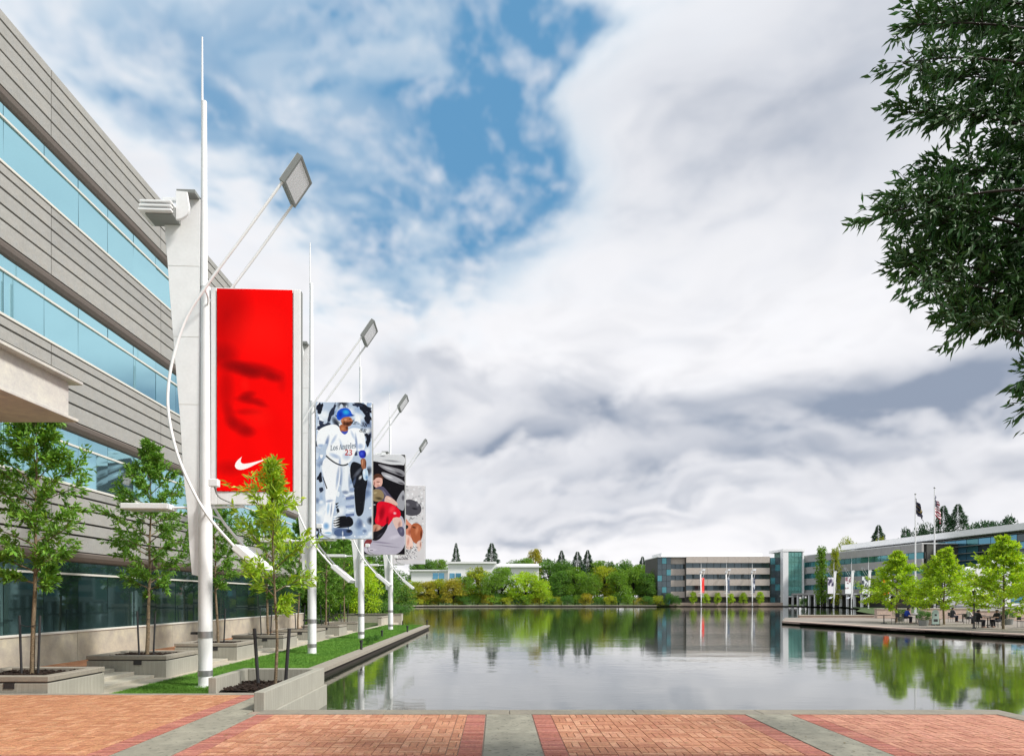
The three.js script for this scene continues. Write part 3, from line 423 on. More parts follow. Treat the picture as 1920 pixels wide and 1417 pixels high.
const courtPrint = print(440, 1090, (x, w, h) => {
  const r = rand(8); x.fillStyle = '#17141a'; x.fillRect(0, 0, w, h);
  form(x, [[0, -20], [440, -20], [440, 120], [400, 110], [280, 112], [120, 74], [0, 64]], '#d9d9dd', [[300, 70, 120, 14, 'rgba(120,120,126,0.8)', 0.1], [200, 20, 40, 6, 'rgba(60,60,66,0.8)', 0]]); form(x, [[120, 92], [260, 128], [440, 170], [440, 250], [360, 220], [230, 176]], '#8c8a90', [[260, 150, 90, 14, 'rgba(206,206,212,0.9)', 0.3], [380, 210, 60, 16, 'rgba(34,32,38,0.9)', 0.4]]); form(x, [[170, 180], [300, 220], [440, 290], [440, 340], [300, 290], [210, 250]], '#a5a3aa', [[260, 240, 70, 16, 'rgba(225,225,230,0.9)', 0.35], [400, 310, 50, 12, 'rgba(60,58,64,0.9)', 0.3]]);
  form(x, [[400, 400], [440, 380], [440, 620], [380, 600], [330, 540]], '#a2a2aa', [[420, 470, 20, 40, 'rgba(60,58,66,0.8)', 0]]); form(x, [[-20, 900], [120, 860], [300, 700], [440, 640], [460, 1110], [-20, 1110]], '#bab4c4', [[180, 960, 160, 12, 'rgba(120,110,134,0.7)', 0.1], [330, 900, 90, 30, 'rgba(214,208,222,0.8)', -0.3], [250, 1000, 180, 8, 'rgba(110,104,124,0.6)', 0.12], [60, 1040, 100, 20, 'rgba(226,220,232,0.7)', 0]]);
  x.fillStyle = '#a9a8ae'; x.fillRect(0, 542, 120, 13);
  form(x, [[-10, 196], [46, 216], [96, 240], [104, 280], [60, 276], [-10, 226]], '#d9a195', [[50, 256, 50, 10, 'rgba(120,70,62,0.8)', 0.4]]);
  form(x, [[86, 300], [96, 250], [140, 226], [190, 244], [202, 296], [188, 346], [148, 372], [108, 352]], '#dfac9e', [[150, 300, 26, 10, 'rgba(96,50,44,0.8)', 0.1], [150, 340, 20, 6, 'rgba(150,60,60,0.8)', 0], [164, 316, 8, 16, 'rgba(250,214,204,0.9)', 0], [110, 320, 10, 34, 'rgba(130,76,66,0.8)', 0]]); form(x, [[84, 262], [110, 218], [156, 204], [206, 238], [206, 280], [184, 252], [130, 250], [104, 290]], '#553428', []);
  form(x, [[100, 372], [186, 340], [226, 366], [292, 456], [330, 500], [300, 540], [200, 540], [130, 520]], '#565068', [[220, 420, 12, 60, 'rgba(130,124,150,0.9)', -0.6], [180, 470, 40, 30, 'rgba(34,30,44,0.9)', 0], [260, 500, 30, 14, 'rgba(200,160,150,0.8)', 0.4]]); form(x, [[64, 410], [120, 374], [190, 384], [222, 452], [196, 506], [120, 520], [66, 480]], '#94805f', [[120, 420, 26, 14, 'rgba(196,178,140,0.9)', -0.4], [160, 480, 50, 20, 'rgba(58,48,34,0.9)', 0.2], [86, 460, 14, 40, 'rgba(70,58,40,0.8)', 0.3]]);
  form(x, [[232, 440], [300, 470], [372, 540], [350, 566], [252, 556], [212, 520]], '#e2b8ac', [[320, 550, 50, 8, 'rgba(140,86,78,0.8)', 0.3], [270, 480, 30, 8, 'rgba(252,224,216,0.9)', 0.4]]);
  form(x, [[132, 506], [270, 520], [340, 560], [396, 620], [394, 690], [330, 690], [296, 720], [262, 780], [180, 786], [104, 748], [136, 640]], '#e30f2a', [[190, 640, 40, 100, 'rgba(130,0,20,0.8)', 0.2], [300, 600, 40, 60, 'rgba(255,74,84,0.8)', 0.6], [250, 720, 20, 60, 'rgba(110,0,16,0.8)', 0.1], [150, 700, 20, 60, 'rgba(255,60,70,0.7)', 0.1], [330, 640, 24, 20, 'rgba(246,230,232,0.9)', 0.2]]);
  form(x, [[104, 752], [200, 780], [176, 862], [90, 880], [80, 820]], '#c08670', [[120, 830, 14, 50, 'rgba(96,54,44,0.85)', 0.3], [160, 800, 14, 30, 'rgba(226,176,156,0.8)', 0]]); form(x, [[60, 850], [170, 830], [230, 760], [266, 740], [240, 830], [150, 950], [60, 930]], '#1a191f', [[170, 880, 60, 16, 'rgba(70,68,80,0.8)', -0.7]]); form(x, [[10, 930], [70, 916], [90, 946], [60, 990], [-10, 1020]], '#83363a', [[20, 990, 30, 10, 'rgba(200,110,110,0.8)', -0.4]]);
  form(x, [[296, 700], [340, 680], [400, 690], [420, 780], [366, 830], [330, 790]], '#e6c0b5', [[380, 760, 20, 40, 'rgba(160,106,96,0.7)', 0.2]]); form(x, [[344, 800], [420, 776], [440, 860], [420, 900], [380, 880]], '#5a5670', [[400, 830, 16, 30, 'rgba(130,126,150,0.8)', 0]]);
  x.fillStyle = '#6b6575'; x.fillRect(62, 1040, 34, 8); grain(x, w, h, 6, 2400, 0.14);
});
const greyPrint = print(440, 1090, (x, w, h) => {
  const r = rand(19); x.fillStyle = '#d6d2d5'; x.fillRect(0, 0, w, h);
  for (let i = 0; i < 240; i++) { const v = Math.floor(40 + 215 * Math.sqrt(r())); blob(x, r() * w, r() * h * 0.8, 6 + r() * 26, 5 + r() * 16, `rgba(${v},${v},${v + 4},0.8)`, r() * 3); }
  form(x, [[110, 250], [200, 180], [320, 210], [400, 290], [380, 400], [240, 430], [130, 380]], '#4c4a52', [[200, 260, 40, 30, 'rgba(140,138,146,0.9)', 0.4], [300, 320, 50, 20, 'rgba(26,24,30,0.9)', 0.2], [340, 260, 24, 40, 'rgba(170,168,176,0.7)', 0]]);
  form(x, [[70, 330], [130, 380], [220, 520], [300, 560], [330, 660], [250, 760], [150, 700], [110, 560]], '#dd9078', [[160, 520, 30, 70, 'rgba(246,196,178,0.9)', -0.4], [240, 640, 40, 60, 'rgba(140,66,46,0.8)', 0.3], [120, 600, 20, 60, 'rgba(120,60,48,0.7)', 0]]); form(x, [[240, 540], [340, 510], [410, 580], [412, 720], [340, 830], [250, 760]], '#b1603f', [[330, 620, 30, 80, 'rgba(214,136,100,0.9)', 0.2], [390, 680, 18, 80, 'rgba(70,30,20,0.85)', 0], [290, 580, 40, 16, 'rgba(60,28,20,0.8)', 0.3]]);
  form(x, [[120, 560], [210, 540], [214, 600], [120, 616]], '#2e2b2b', []); form(x, [[140, 660], [260, 710], [286, 860], [220, 900], [160, 860]], '#efc8bb', [[210, 780, 20, 80, 'rgba(196,120,100,0.7)', 0.1]]); form(x, [[310, 800], [396, 740], [400, 860], [350, 940]], '#e7c8bd', [[380, 820, 14, 50, 'rgba(150,90,76,0.7)', 0]]);
  for (let i = 0; i < 130; i++) { x.fillStyle = ['#26262b', '#ececef', '#6a6a72'][Math.floor(r() * 3)]; x.save(); x.translate(100 + r() * 230, 850 + r() * 170); x.rotate(r() * 3); x.fillRect(-10, -3, 8 + r() * 22, 3 + r() * 7); x.restore(); }
  x.fillStyle = '#d6d3d8'; x.fillRect(0, 1046, w, 44); x.fillStyle = '#4b474d'; for (let i = 0; i < 26; i++) x.fillRect(30 + i * 7, 1010 + r() * 8, 3 + r() * 3, 18); grain(x, w, h, 7, 2400, 0.16);
});
const farPrints = [['#d8413c', '#b42a2c'], ['#4b5566', '#8d96a3'], ['#3d4356', '#c9cdd6'], ['#e9e6ee', '#3b3450'], ['#eef0f4', '#7a4d57'], ['#e2e6ea', '#2c3138'], ['#f05a18', '#e04a10']].map(([a, b], k) => print(128, 320, (x, w, h) => { const r = rand(90 + k); x.fillStyle = a; x.fillRect(0, 0, w, h); if (k && k < 6) for (let i = 0; i < 7; i++) blob(x, r() * w, r() * h * 0.7, 14 + r() * 34, 18 + r() * 46, b.replace(/#(..)(..)(..)/, (_, p, q, s) => `rgba(${parseInt(p, 16)},${parseInt(q, 16)},${parseInt(s, 16)},0.9)`), r()); else blob(x, 60, 150, 40, 70, b.replace(/#(..)(..)(..)/, (_, p, q, s) => `rgba(${parseInt(p, 16)},${parseInt(q, 16)},${parseInt(s, 16)},0.5)`)); }));
const printMat = (t) => new THREE.MeshPhysicalMaterial({ map: t, roughness: 0.85, specularIntensity: 0.15 });

// ---------------------------------------------------------------- white banner masts
function makeMast(name, label, map, inset, group) {
  const m = thing(name, label, 'banner mast', [0, 0, 0], 0, group), W = M.whitePaint;
  mesh('post', [cyl(0, 0, 4.46, 0, 0.165, 0.165, 28), cyl(0, -0.02, 0.03, 0, 0.26, 0.26, 24)], W, m);
  const b1 = mesh('band', cyl(0, 1.22, 1.38, 0, 0.176, 0.176, 28), M.steel, m); mesh('bracket', bx(-0.34, -0.15, 1.3, 1.36, -0.05, 0.05), M.darkMetal, b1);
  mesh('band', cyl(0, 0.28, 0.42, 0, 0.176, 0.176, 28), M.steel, m);
  mesh('shaft', [cyl(0.02, 4.46, 9.88, 0, 0.15, 0.11, 24)], W, m);
  mesh('upper_pole', cyl(-0.03, 9.88, 14.46, 0, 0.085, 0.065, 18), W, m);
  mesh('spire', cyl(-0.075, 14.3, 16.05, 0, 0.028, 0.018, 10), W, m);
  const fin = mesh('fin', plate([[-1.02, 12.04], [-0.98, 11.6], [-0.96, 11.34], [-0.9, 10.64], [-0.83, 9.6], [-0.74, 8.5], [-0.66, 7.5], [-0.58, 6.55], [-0.51, 5.29], [-0.42, 4.48], [-0.36, 3.41], [-0.3, 2.78], [-0.13, 2.74], [-0.13, 9.0], [-0.1, 12.0], [-0.16, 12.04]], -0.05, 0.05, [[[-0.94, 11.97], [-0.62, 11.97], [-0.62, 11.72], [-0.76, 11.66]]], 0.006), W, m);
  mesh('seam', [bx(-0.88, -0.12, 10.36, 10.368, -0.06, -0.056), bx(-0.75, -0.12, 8.62, 8.628, -0.06, -0.056), bx(-0.62, -0.12, 6.96, 6.968, -0.06, -0.056)], M.sill, fin);
  mesh('top_plate', bx(-0.56, -0.12, 12.0, 12.08, -0.34, 0.2), M.greyMetal, m);
  const arc = [[-0.56, 12.02], [-0.56, 11.34]]; for (let k = 0; k <= 12; k++) { const a = -Math.PI / 2 + k / 12 * Math.PI * 0.62; arc.push([-0.56 + 0.31 * Math.cos(a), 11.65 + 0.31 * Math.sin(a)]); } arc.push([-0.3, 12.0]);
  mesh('gusset', plate(arc, -0.36, -0.3, [], 0.006), W, m);
  const lv = sub('louvre_light', m);
  for (let k = 0; k < 3; k++) mesh('slat', rbx(-1.34 + k * 0.02, -0.57, 11.4 + k * 0.1, 11.45 + k * 0.1, -0.62, 0.1, 0.01), W, lv);
  mesh('housing', bx(-1.22, -0.57, 11.36, 11.6, -0.5, 0.02), M.greyMetal, lv);
  // banner frame and its print
  const f = sub('banner', m);
  mesh('frame', [rbx(0.16, 0.3, 4.5, 9.84, -0.08, 0.08), rbx(2.16, 2.34, 4.5, 9.84, -0.08, 0.08), rbx(0.3, 2.16, 9.74, 9.838, -0.078, 0.078), rbx(0.3, 2.16, 4.502, 4.82, -0.078, 0.078), bx(0.29, 2.17, 4.7, 9.8, -0.03, 0.05)], W, f);
  mesh('edge_trim', bx(2.342, 2.36, 4.52, 9.8, -0.06, 0.07), M.greyMetal, f);
  const [x0, x1, y0, y1] = inset, pg = new THREE.PlaneGeometry(x1 - x0, y1 - y0, 10, 24); { const p = pg.attributes.position, nz = createNoise2D(rand(71)); for (let i = 0; i < p.count; i++) p.setZ(i, 0.012 * nz(p.getX(i) * 1.1, p.getY(i) * 0.6) * (1 - Math.pow(Math.abs(p.getX(i)) / ((x1 - x0) / 2), 4))); pg.computeVertexNormals(); }
  pg.translate((x0 + x1) / 2, (y0 + y1) / 2, 0.1);
  mesh('print', pg, printMat(map), f);
  { const back = pg.clone(); back.translate(-(x0 + x1) / 2, 0, 0); back.rotateY(Math.PI); back.translate((x0 + x1) / 2, 0, 0); mesh('print', back, f.children[f.children.length - 1].material, f); }
  mesh('clamp', [bx(-0.02, 0.2, 9.5, 9.58, -0.04, 0.04), bx(-0.02, 0.2, 4.7, 4.78, -0.04, 0.04)], W, f);
  // two bowed tubes that carry the lamps
  const bow = [[2.0, 12.24], [1.1, 10.95], [0.16, 9.62], [-0.29, 8.86], [-0.63, 7.7], [-0.7, 6.8], [-0.52, 5.79], [-0.23, 5.02], [0.22, 4.2], [0.89, 3.4]];
  for (const z of [0.48, -0.48]) mesh('bow_tube', tube(bow.map(([x, y]) => [x, y, z]), 0.034, 10, 70), W, m);
  for (const s of [1, -1]) { mesh('bow_brace', tube([[0.16, 9.62, 0.48 * s], [0.14, 9.5, 0.2 * s], [0.02, 9.3, 0]], 0.02, 6, 8), W, m); mesh('bow_brace', tube([[0.22, 4.2, 0.48 * s], [0, 4.3, 0]], 0.025, 6, 4), W, m); }
  const lamp = (x, y, a, len, side) => {
    const g = sub('lamp_head', m); g.position.set(x, y, 0); g.rotation.z = a;
    mesh('lamp_frame', [bx(0, 0.06, -0.07, 0.07, -0.54, 0.54), bx(len - 0.06, len, -0.07, 0.07, -0.54, 0.54), bx(0.06, len - 0.06, -0.068, 0.068, -0.54, -0.48), bx(0.06, len - 0.06, -0.068, 0.068, 0.48, 0.54)], M.greyMetal, g);
    mesh('housing', rbx(0.03, len - 0.03, side < 0 ? -0.03 : -0.1, side < 0 ? 0.1 : 0.03, -0.51, 0.51, 0.02), W, g);
    mesh('lens', bx(0.062, len - 0.062, side < 0 ? -0.055 : 0.036, side < 0 ? -0.036 : 0.055, -0.478, 0.478), M.lens, g);
  };
  lamp(2.0, 12.24, Math.atan2(0.6, 0.4), 0.78, -1);
  lamp(0.86, 3.44, Math.atan2(-0.58, 0.68), 0.92, 1);
  { const g = m.children[m.children.length - 1]; g.children[0].material = W; }
  const arm = sub('side_lamp', m);
  mesh('rod', [tube([[-0.85, 4.42, 0], [0.95, 4.46, 0]], 0.03, 8, 4)], W, arm); mesh('lamp_panel', rbx(-1.92, -0.8, 4.36, 4.5, -0.28, 0.28, 0.02), W, arm); mesh('lamp_glass', bx(-1.85, -0.9, 4.345, 4.36, -0.22, 0.22), M.lens, arm);
  const fl = sub('floodlight', m); mesh('flood_body', rbx(0.3, 0.52, 4.86, 5.04, -0.62, -0.44, 0.02), W, fl); mesh('flood_arm', tube([[0.41, 4.86, 0.52], [0.45, 4.66, 0.4], [0.7, 4.52, 0.1]], 0.018, 6, 8), M.greyMetal, fl);
  return m;
}
{
  const inset = [0.17, 2.33, 4.5, 9.82], row = 'banner masts along the lawn';
  const m1 = makeMast('banner_mast', 'tall white mast with the red banner, nearest on the lawn', redPrint, [0.315, 2.15, 4.83, 9.81], row); m1.position.set(-7.2, 0, -16.6); m1.rotation.y = 0.05;
  const swap = (c, t) => { const mt = printMat(t); for (const p of c.getObjectByName('banner').children.filter((o) => o.name === 'print')) { p.material = mt; p.geometry = p.geometry.clone(); p.geometry.translate(-1.2325, -7.32, 0); p.geometry.scale(2.15 / 1.835, 5.3 / 4.98, 1); p.geometry.translate(1.25, 7.165, 0); } return c; };
  swap(copy(m1, [-7.2, 0, 26.2], 0.05, 'white mast with the ballplayer banner in a blue cap, second on the lawn'), playerPrint);
  swap(copy(m1, [-7.2, 0, 35.7], 0.05, 'white mast with the black banner of a player in red shorts'), courtPrint);
  swap(copy(m1, [-7.2, 0, 45.6], 0.05, 'farthest lawn mast, with the pale grey and orange banner'), greyPrint);
  const far = (px, Z, turn, k, label, sc, y = 0) => { const c = swap(copy(m1, [(px - 931) / 1260 * Z, y, Z], turn, label, sc), farPrints[k]); c.userData.group = 'banner masts on the far shore'; };
  far(1315, 186.8, 0.85, 0, 'distant white mast with a narrow red banner before the far offices', 0.8, 0); far(1363, 186.8, 0.85, 1, 'distant white mast with a grey banner before the far offices', 0.8); far(1411, 186.8, 0.85, 2, 'distant white mast with a dark banner nearest the glass tower', 0.8);
  far(1564, 160, 3.35, 3, 'distant white mast with the purple and white banner beside the poplars', 0.72); far(1597, 150, 3.35, 4, 'distant white mast with the pale banner, middle of three', 0.7); far(1629, 142, 3.35, 5, 'distant white mast with a white banner with a black ring', 0.68); far(1668, 132, 3.35, 6, 'distant mast whose orange banner shows behind the bright tree', 0.62);
}
{ // small lights on the pool edge
  const b0 = thing('edge_light', 'small black bollard light on the coping by the third mast', 'bollard light', [-5.64, 0.05, 28], 0, 'black lights on the pool edge');
  mesh('stem', cyl(0, 0, 0.3, 0, 0.05, 0.05, 12), M.darkMetal, b0); mesh('head', cyl(0, 0.3, 0.4, 0, 0.075, 0.075, 12), M.darkMetal, b0);
  copy(b0, [-6.4, 0, 37.5], 0, 'small black bollard light in the lawn behind the low shrubs'); copy(b0, [-5.64, 0.05, 42.5], 0, 'small black bollard light on the coping beyond the third mast'); copy(b0, [-5.5, 0.05, 53.1], 0, 'small black bollard light on the far corner of the coping');
}

// ---------------------------------------------------------------- trees
class Leaves {
  constructor() { this.p = []; this.c = []; this.v = new THREE.Vector3(); this.s = new THREE.Vector3(); this.n = new THREE.Vector3(); }
  add(r, b, d, len, wid, tint = 1) {
    this.v.set(r() - 0.5, r() - 0.5, r() - 0.5); this.s.crossVectors(d, this.v).normalize(); this.n.crossVectors(this.s, d).normalize();
    const k = 0.45, f = len * 0.1, m = [b.x + d.x * len * k, b.y + d.y * len * k, b.z + d.z * len * k], h = wid / 2;
    const Lx = [m[0] - this.s.x * h + this.n.x * f, m[1] - this.s.y * h + this.n.y * f, m[2] - this.s.z * h + this.n.z * f], Rx = [m[0] + this.s.x * h + this.n.x * f, m[1] + this.s.y * h + this.n.y * f, m[2] + this.s.z * h + this.n.z * f], T = [b.x + d.x * len, b.y + d.y * len - len * 0.06, b.z + d.z * len], B = [b.x, b.y, b.z];
    this.p.push(...B, ...Rx, ...T, ...B, ...T, ...Lx);
    const a = tint * (0.65 + 0.7 * r()), w = (r() - 0.5) * 0.3; for (let i = 0; i < 6; i++) this.c.push(a * (1 + w), a, a * (1 - w));
  }
  build() { const g = new THREE.BufferGeometry(); g.setAttribute('position', new THREE.Float32BufferAttribute(this.p, 3)); g.setAttribute('color', new THREE.Float32BufferAttribute(this.c.map((x) => Math.min(1.6, x)), 3)); g.computeVertexNormals(); g.setAttribute('uv', new THREE.BufferAttribute(new Float32Array(this.p.length / 3 * 2), 2)); return g; }
}
const dir = (r, out, spread, up) => new THREE.Vector3(out.x + (r() - 0.5) * spread, out.y + (r() - 0.5) * spread + up, out.z + (r() - 0.5) * spread).normalize();
function grow(seed, o) {   // trunk with limbs; leaves along the twigs
  const r = rand(seed), lv = new Leaves(), wood = [], { h, bare, R, limbs = 26, twigs = 5, per = 14, len = 0.1, wid = 0.036, lift = 0.55, r0 = 0.05, profile = (t) => Math.sin(Math.PI * Math.pow(t, 0.6)) * 0.9 + 0.12, droop = 0.1, scatter = 0.09, vary = [0.72, 0.5] } = o;
  const tp = [], tr = []; let wx = 0, wz = 0; for (let i = 0; i <= 10; i++) { const t = i / 10; tp.push(new THREE.Vector3(wx, h * 0.97 * t, wz)); tr.push(r0 * Math.pow(1 - t * 0.93, 0.9)); wx += (r() - 0.5) * h * 0.012; wz += (r() - 0.5) * h * 0.012; }
  wood.push(taper(tp, tr, 9));
  const at = (t) => { const k = t * 10, i = Math.min(9, Math.floor(k)); return tp[i].clone().lerp(tp[i + 1], k - i); };
  for (let i = 0; i < limbs; i++) {
    const q = (i + r() * 0.8) / limbs, t = mix(bare / h, 0.99, q), b = at(t), az = i * 2.399 + r() * 0.6, len0 = R * profile(q) * (vary[0] + r() * vary[1]), el = mix(lift * 0.55, lift * 1.5, q) + (r() - 0.5) * 0.3;
    const d = new THREE.Vector3(Math.cos(az) * Math.cos(el), Math.sin(el), Math.sin(az) * Math.cos(el)), pts = [], rad = [], rr = r0 * (0.42 - 0.28 * q);
    for (let k = 0; k <= 4; k++) { const s = k / 4; pts.push(b.clone().addScaledVector(d, len0 * s).add(new THREE.Vector3((r() - 0.5) * 0.05 * s, -droop * len0 * s * s, (r() - 0.5) * 0.05 * s))); rad.push(rr * (1 - 0.8 * s) + 0.002); }
    wood.push(taper(pts, rad, 5));
    for (let j = 0; j < twigs; j++) {
      const s = 0.28 + 0.72 * (j + r()) / twigs, k = Math.min(3, Math.floor(s * 4)), p = pts[k].clone().lerp(pts[k + 1], s * 4 - k), td = dir(r, d, 1.7, 0.12), tl = len0 * (0.24 + 0.22 * r()) + 0.06;
      const e = p.clone().addScaledVector(td, tl); wood.push(taper([p, e], [rr * 0.28 + 0.001, 0.0015], 3));
      for (let m = 0; m < per; m++) { const u = r(), w = p.clone().lerp(e, u); w.x += (r() - 0.5) * scatter; w.y += (r() - 0.5) * scatter; w.z += (r() - 0.5) * scatter; lv.add(r, w, dir(r, td, 1.9, -0.15), len * (0.7 + 0.6 * r()), wid * (0.75 + 0.5 * r())); }
    }
  }
  return { wood: mergeGeometries(wood), leaf: lv.build() };
}
function plant(name, g, leafM, barkM, label, pos, turn = 0, scale = 1, group, cat = 'tree') { const t = thing(name, label, cat, pos, turn, group); mesh('trunk', g.wood, barkM, t); mesh('crown', g.leaf, leafM, t); if (Array.isArray(scale)) t.scale.set(...scale); else t.scale.setScalar(scale); return t; }
{
  const A = grow(101, { h: 6.2, bare: 1.75, R: 1.12, limbs: 40, twigs: 7, per: 30, len: 0.14, wid: 0.05, lift: 0.6, r0: 0.055 }), B = grow(102, { h: 6.1, bare: 1.9, R: 1.08, limbs: 40, twigs: 7, per: 32, len: 0.14, wid: 0.05, lift: 0.65, r0: 0.05 });
  const words = ['leafy green young tree in the nearest planter, under the white canopy', 'leafy green young tree in the second planter before the ribbon windows', 'leafy young tree just behind the nearest white mast', 'slender young tree in the fourth planter of the row', 'slender young tree in the fifth planter of the row', 'slender young tree in the sixth planter of the row', 'slender young tree in the farthest planter of the row'];
  planterZ.forEach((z, i) => { plant('planter_tree', i % 2 ? A : B, L.planterTree, M.bark, words[i], [-10.2 + [0.05, 0.02, 0, 0.1, -0.1, 0.05, 0][i], 0.52, z + 1.05], i * 1.9 + 0.4, [1, 1.02, 0.99, 1.03, 0.97, 1, 1.02][i], 'young trees in the planters'); });
  const s0 = thing('tree_stakes', 'two black stakes with a strap at the nearest planter tree', 'tree stakes', [-10.2, 0.5, planterZ[0] + 1.05], 0, 'black tree stakes');
  for (const s of [-1, 1]) mesh('stake', taper([[s * 0.2, 0, s * 0.03], [s * 0.26, 1.32, s * 0.05]], [0.025, 0.025], 8), M.darkMetal, s0);
  mesh('strap', tube([[-0.25, 1.12, -0.05], [0, 1.08, 0.06], [0.25, 1.12, 0.05]], 0.009, 5, 8), M.darkMetal, s0);
  ['two black stakes holding the second planter tree', 'two black stakes holding the tree behind the nearest mast', 'two black stakes at the fourth planter tree', 'two black stakes at the fifth planter tree', 'two black stakes at the sixth planter tree', 'two black stakes at the farthest planter tree'].forEach((w, i) => copy(s0, [-10.2, 0.5, planterZ[i + 1] + 1.05], 0.2, w));
  const C = grow(103, { h: 4.9, bare: 1.55, R: 1.1, vary: [0.45, 0.85], limbs: 20, twigs: 7, per: 19, len: 0.17, wid: 0.05, lift: 1.0, scatter: 0.14, r0: 0.038, profile: (t) => Math.sin(Math.PI * Math.pow(t, 0.7)) * 0.95 * (1 - 0.25 * t) + 0.1 });
  plant('young_tree', C, L.youngTree, M.bark, 'bright yellow green young tree growing in the corner planter box', [-4.86, 0.29, 14.75], 1.7, 1);
  const s1 = copy(s0, [-4.92, 0.28, 14.7], 0.06, 'two tall black stakes holding the bright tree in the corner planter'); s1.scale.set(1.5, 0.95, 1.1);
}
// big tree at the right whose boughs hang into the view
{
  const r = rand(400), lv = new Leaves(), wood = [], base = new THREE.Vector3(7.0, 0.27, -6.4), at = (px, py, Z) => new THREE.Vector3((px - 931) / 1260 * Z, 2.2 - (py - 1121) / 1260 * Z, -Z).sub(base);
  const trunk = []; for (let k = 0; k <= 8; k++) trunk.push(new THREE.Vector3(Math.sin(k) * 0.05, k * 1.25, Math.cos(k * 1.3) * 0.05));
  wood.push(taper(trunk, trunk.map((_, k) => 0.24 * (1 - k * 0.1) + 0.01), 12));
  const spray = (p, q, fat) => {      // a bough from p to q, twigs and leaves along its outer part
    const d = q.clone().sub(p), n = d.length(), mid = p.clone().lerp(q, 0.55).add(new THREE.Vector3(0, n * 0.1, 0)), c = new THREE.QuadraticBezierCurve3(p, mid, q), pts = c.getPoints(6);
    wood.push(taper(pts, pts.map((_, k) => 0.016 * (1 - k / 6.4) * Math.min(1.4, n * 0.5) + 0.003), 5));
    const T = Math.round(25 * fat);
    for (let j = 0; j < T; j++) {
      const u = 0.42 + 0.58 * Math.pow((j + r()) / T, 0.8), a = c.getPoint(Math.min(1, u)), td = dir(r, d.clone().normalize(), 2.1, -0.12), tl = 0.16 + 0.3 * r() * (1.35 - u * 0.6), e = a.clone().addScaledVector(td, tl);
      wood.push(taper([a, e], [0.004, 0.0015], 3));
      for (let m = 0; m < 15; m++) { const w = a.clone().lerp(e, 0.15 + 0.85 * r()); w.x += (r() - 0.5) * 0.05; w.y += (r() - 0.5) * 0.05; w.z += (r() - 0.5) * 0.08; lv.add(r, w, dir(r, td, 1.5, -0.2), 0.06 + 0.075 * r(), 0.02 + 0.018 * r()); }
    }
  };
  // bough tips seen at the edge of the crown, then the inner ones behind them
  const tips = [[1672, 60, 6.2], [1655, 130, 6], [1650, 225, 6.1], [1690, 40, 6.6], [1735, 45, 6.4], [1700, 160, 6.5], [1720, 230, 6.2], [1790, 60, 6.8], [1830, 20, 6.5], [1770, 150, 6.4], [1800, 220, 6.1], [1850, 110, 6.2], [1880, 50, 6.8], [1860, 190, 6.6], [1900, 150, 6.3],
    [1608, 418, 6], [1640, 385, 6.3], [1690, 400, 6], [1645, 440, 6.5], [1700, 330, 6.5], [1740, 380, 6.3], [1720, 430, 6.1], [1780, 330, 6.2], [1800, 400, 6.5], [1850, 330, 6.3], [1880, 390, 6.1], [1830, 280, 6.5], [1900, 290, 6.3], [1905, 350, 6.8],
    [1650, 510, 6.2], [1680, 540, 6], [1665, 490, 6.6], [1720, 490, 6.3], [1770, 480, 6.2], [1820, 450, 6.5], [1870, 470, 6.2], [1915, 440, 6.6], [1745, 560, 6.4], [1740, 600, 6.1], [1780, 575, 6.3], [1760, 620, 6.5], [1810, 540, 6.2], [1840, 590, 6.4], [1860, 530, 6.6], [1890, 560, 6.2], [1868, 592, 6.3], [1905, 585, 6.1], [1915, 520, 6.4], [1902, 712, 6], [1906, 765, 6.1], [1960, 560, 6.3], [1960, 400, 6.5], [1960, 200, 6.3], [1970, 90, 6.5], [1980, 300, 6.2]];
  const inward = rand(12);
  for (const [px, py, Z] of tips) { const q = at(px + 48, py - 14, Z), root = new THREE.Vector3(0, 0, 0).lerp(new THREE.Vector3(0, 1, 0), 1); const hgt = Math.min(9.2, Math.max(3.4, q.y - 0.6 + (inward() - 0.3) * 1.2)); const p0 = new THREE.Vector3(0, hgt, 0), p = p0.lerp(q, 0.5 + 0.14 * inward()).add(new THREE.Vector3(0, (inward() - 0.5) * 0.3, (inward() - 0.5) * 0.5)); spray(p, q, 0.75 + 0.5 * inward()); if (inward() < 0.4) { const link = new THREE.Vector3(0, hgt - 0.3, 0); wood.push(taper([link, link.clone().lerp(p, 0.5).add(new THREE.Vector3(0, 0.15, 0)), p], [0.035, 0.02, 0.012], 5)); } }
  for (let k = 0; k < 46; k++) { const a = r() * 6.28, y = 4 + r() * 6, R = 3.4 * Math.sqrt(1 - Math.pow((y - 6.6) / 4.2, 2)), q = new THREE.Vector3(Math.cos(a) * R * 0.95, y, Math.sin(a) * R * 0.95); const wx = q.x + base.x, wz = -(q.z + base.z); if (wz > 0.4 && wx / wz < 0.82 && wx / wz > -1) continue; const p = new THREE.Vector3(0, y - 0.8, 0).lerp(q, 0.35); spray(p, q, 1.4); wood.push(taper([new THREE.Vector3(0, y - 1, 0), p], [0.06, 0.025], 5)); }
  const t = thing('shade_tree', 'dark leafy tree with boughs hanging in at the upper right', 'tree', [base.x, base.y, -base.z]);
  mesh('trunk', mergeGeometries(wood), M.barkDark, t); mesh('crown', lv.build(), L.nearTree, t);
}
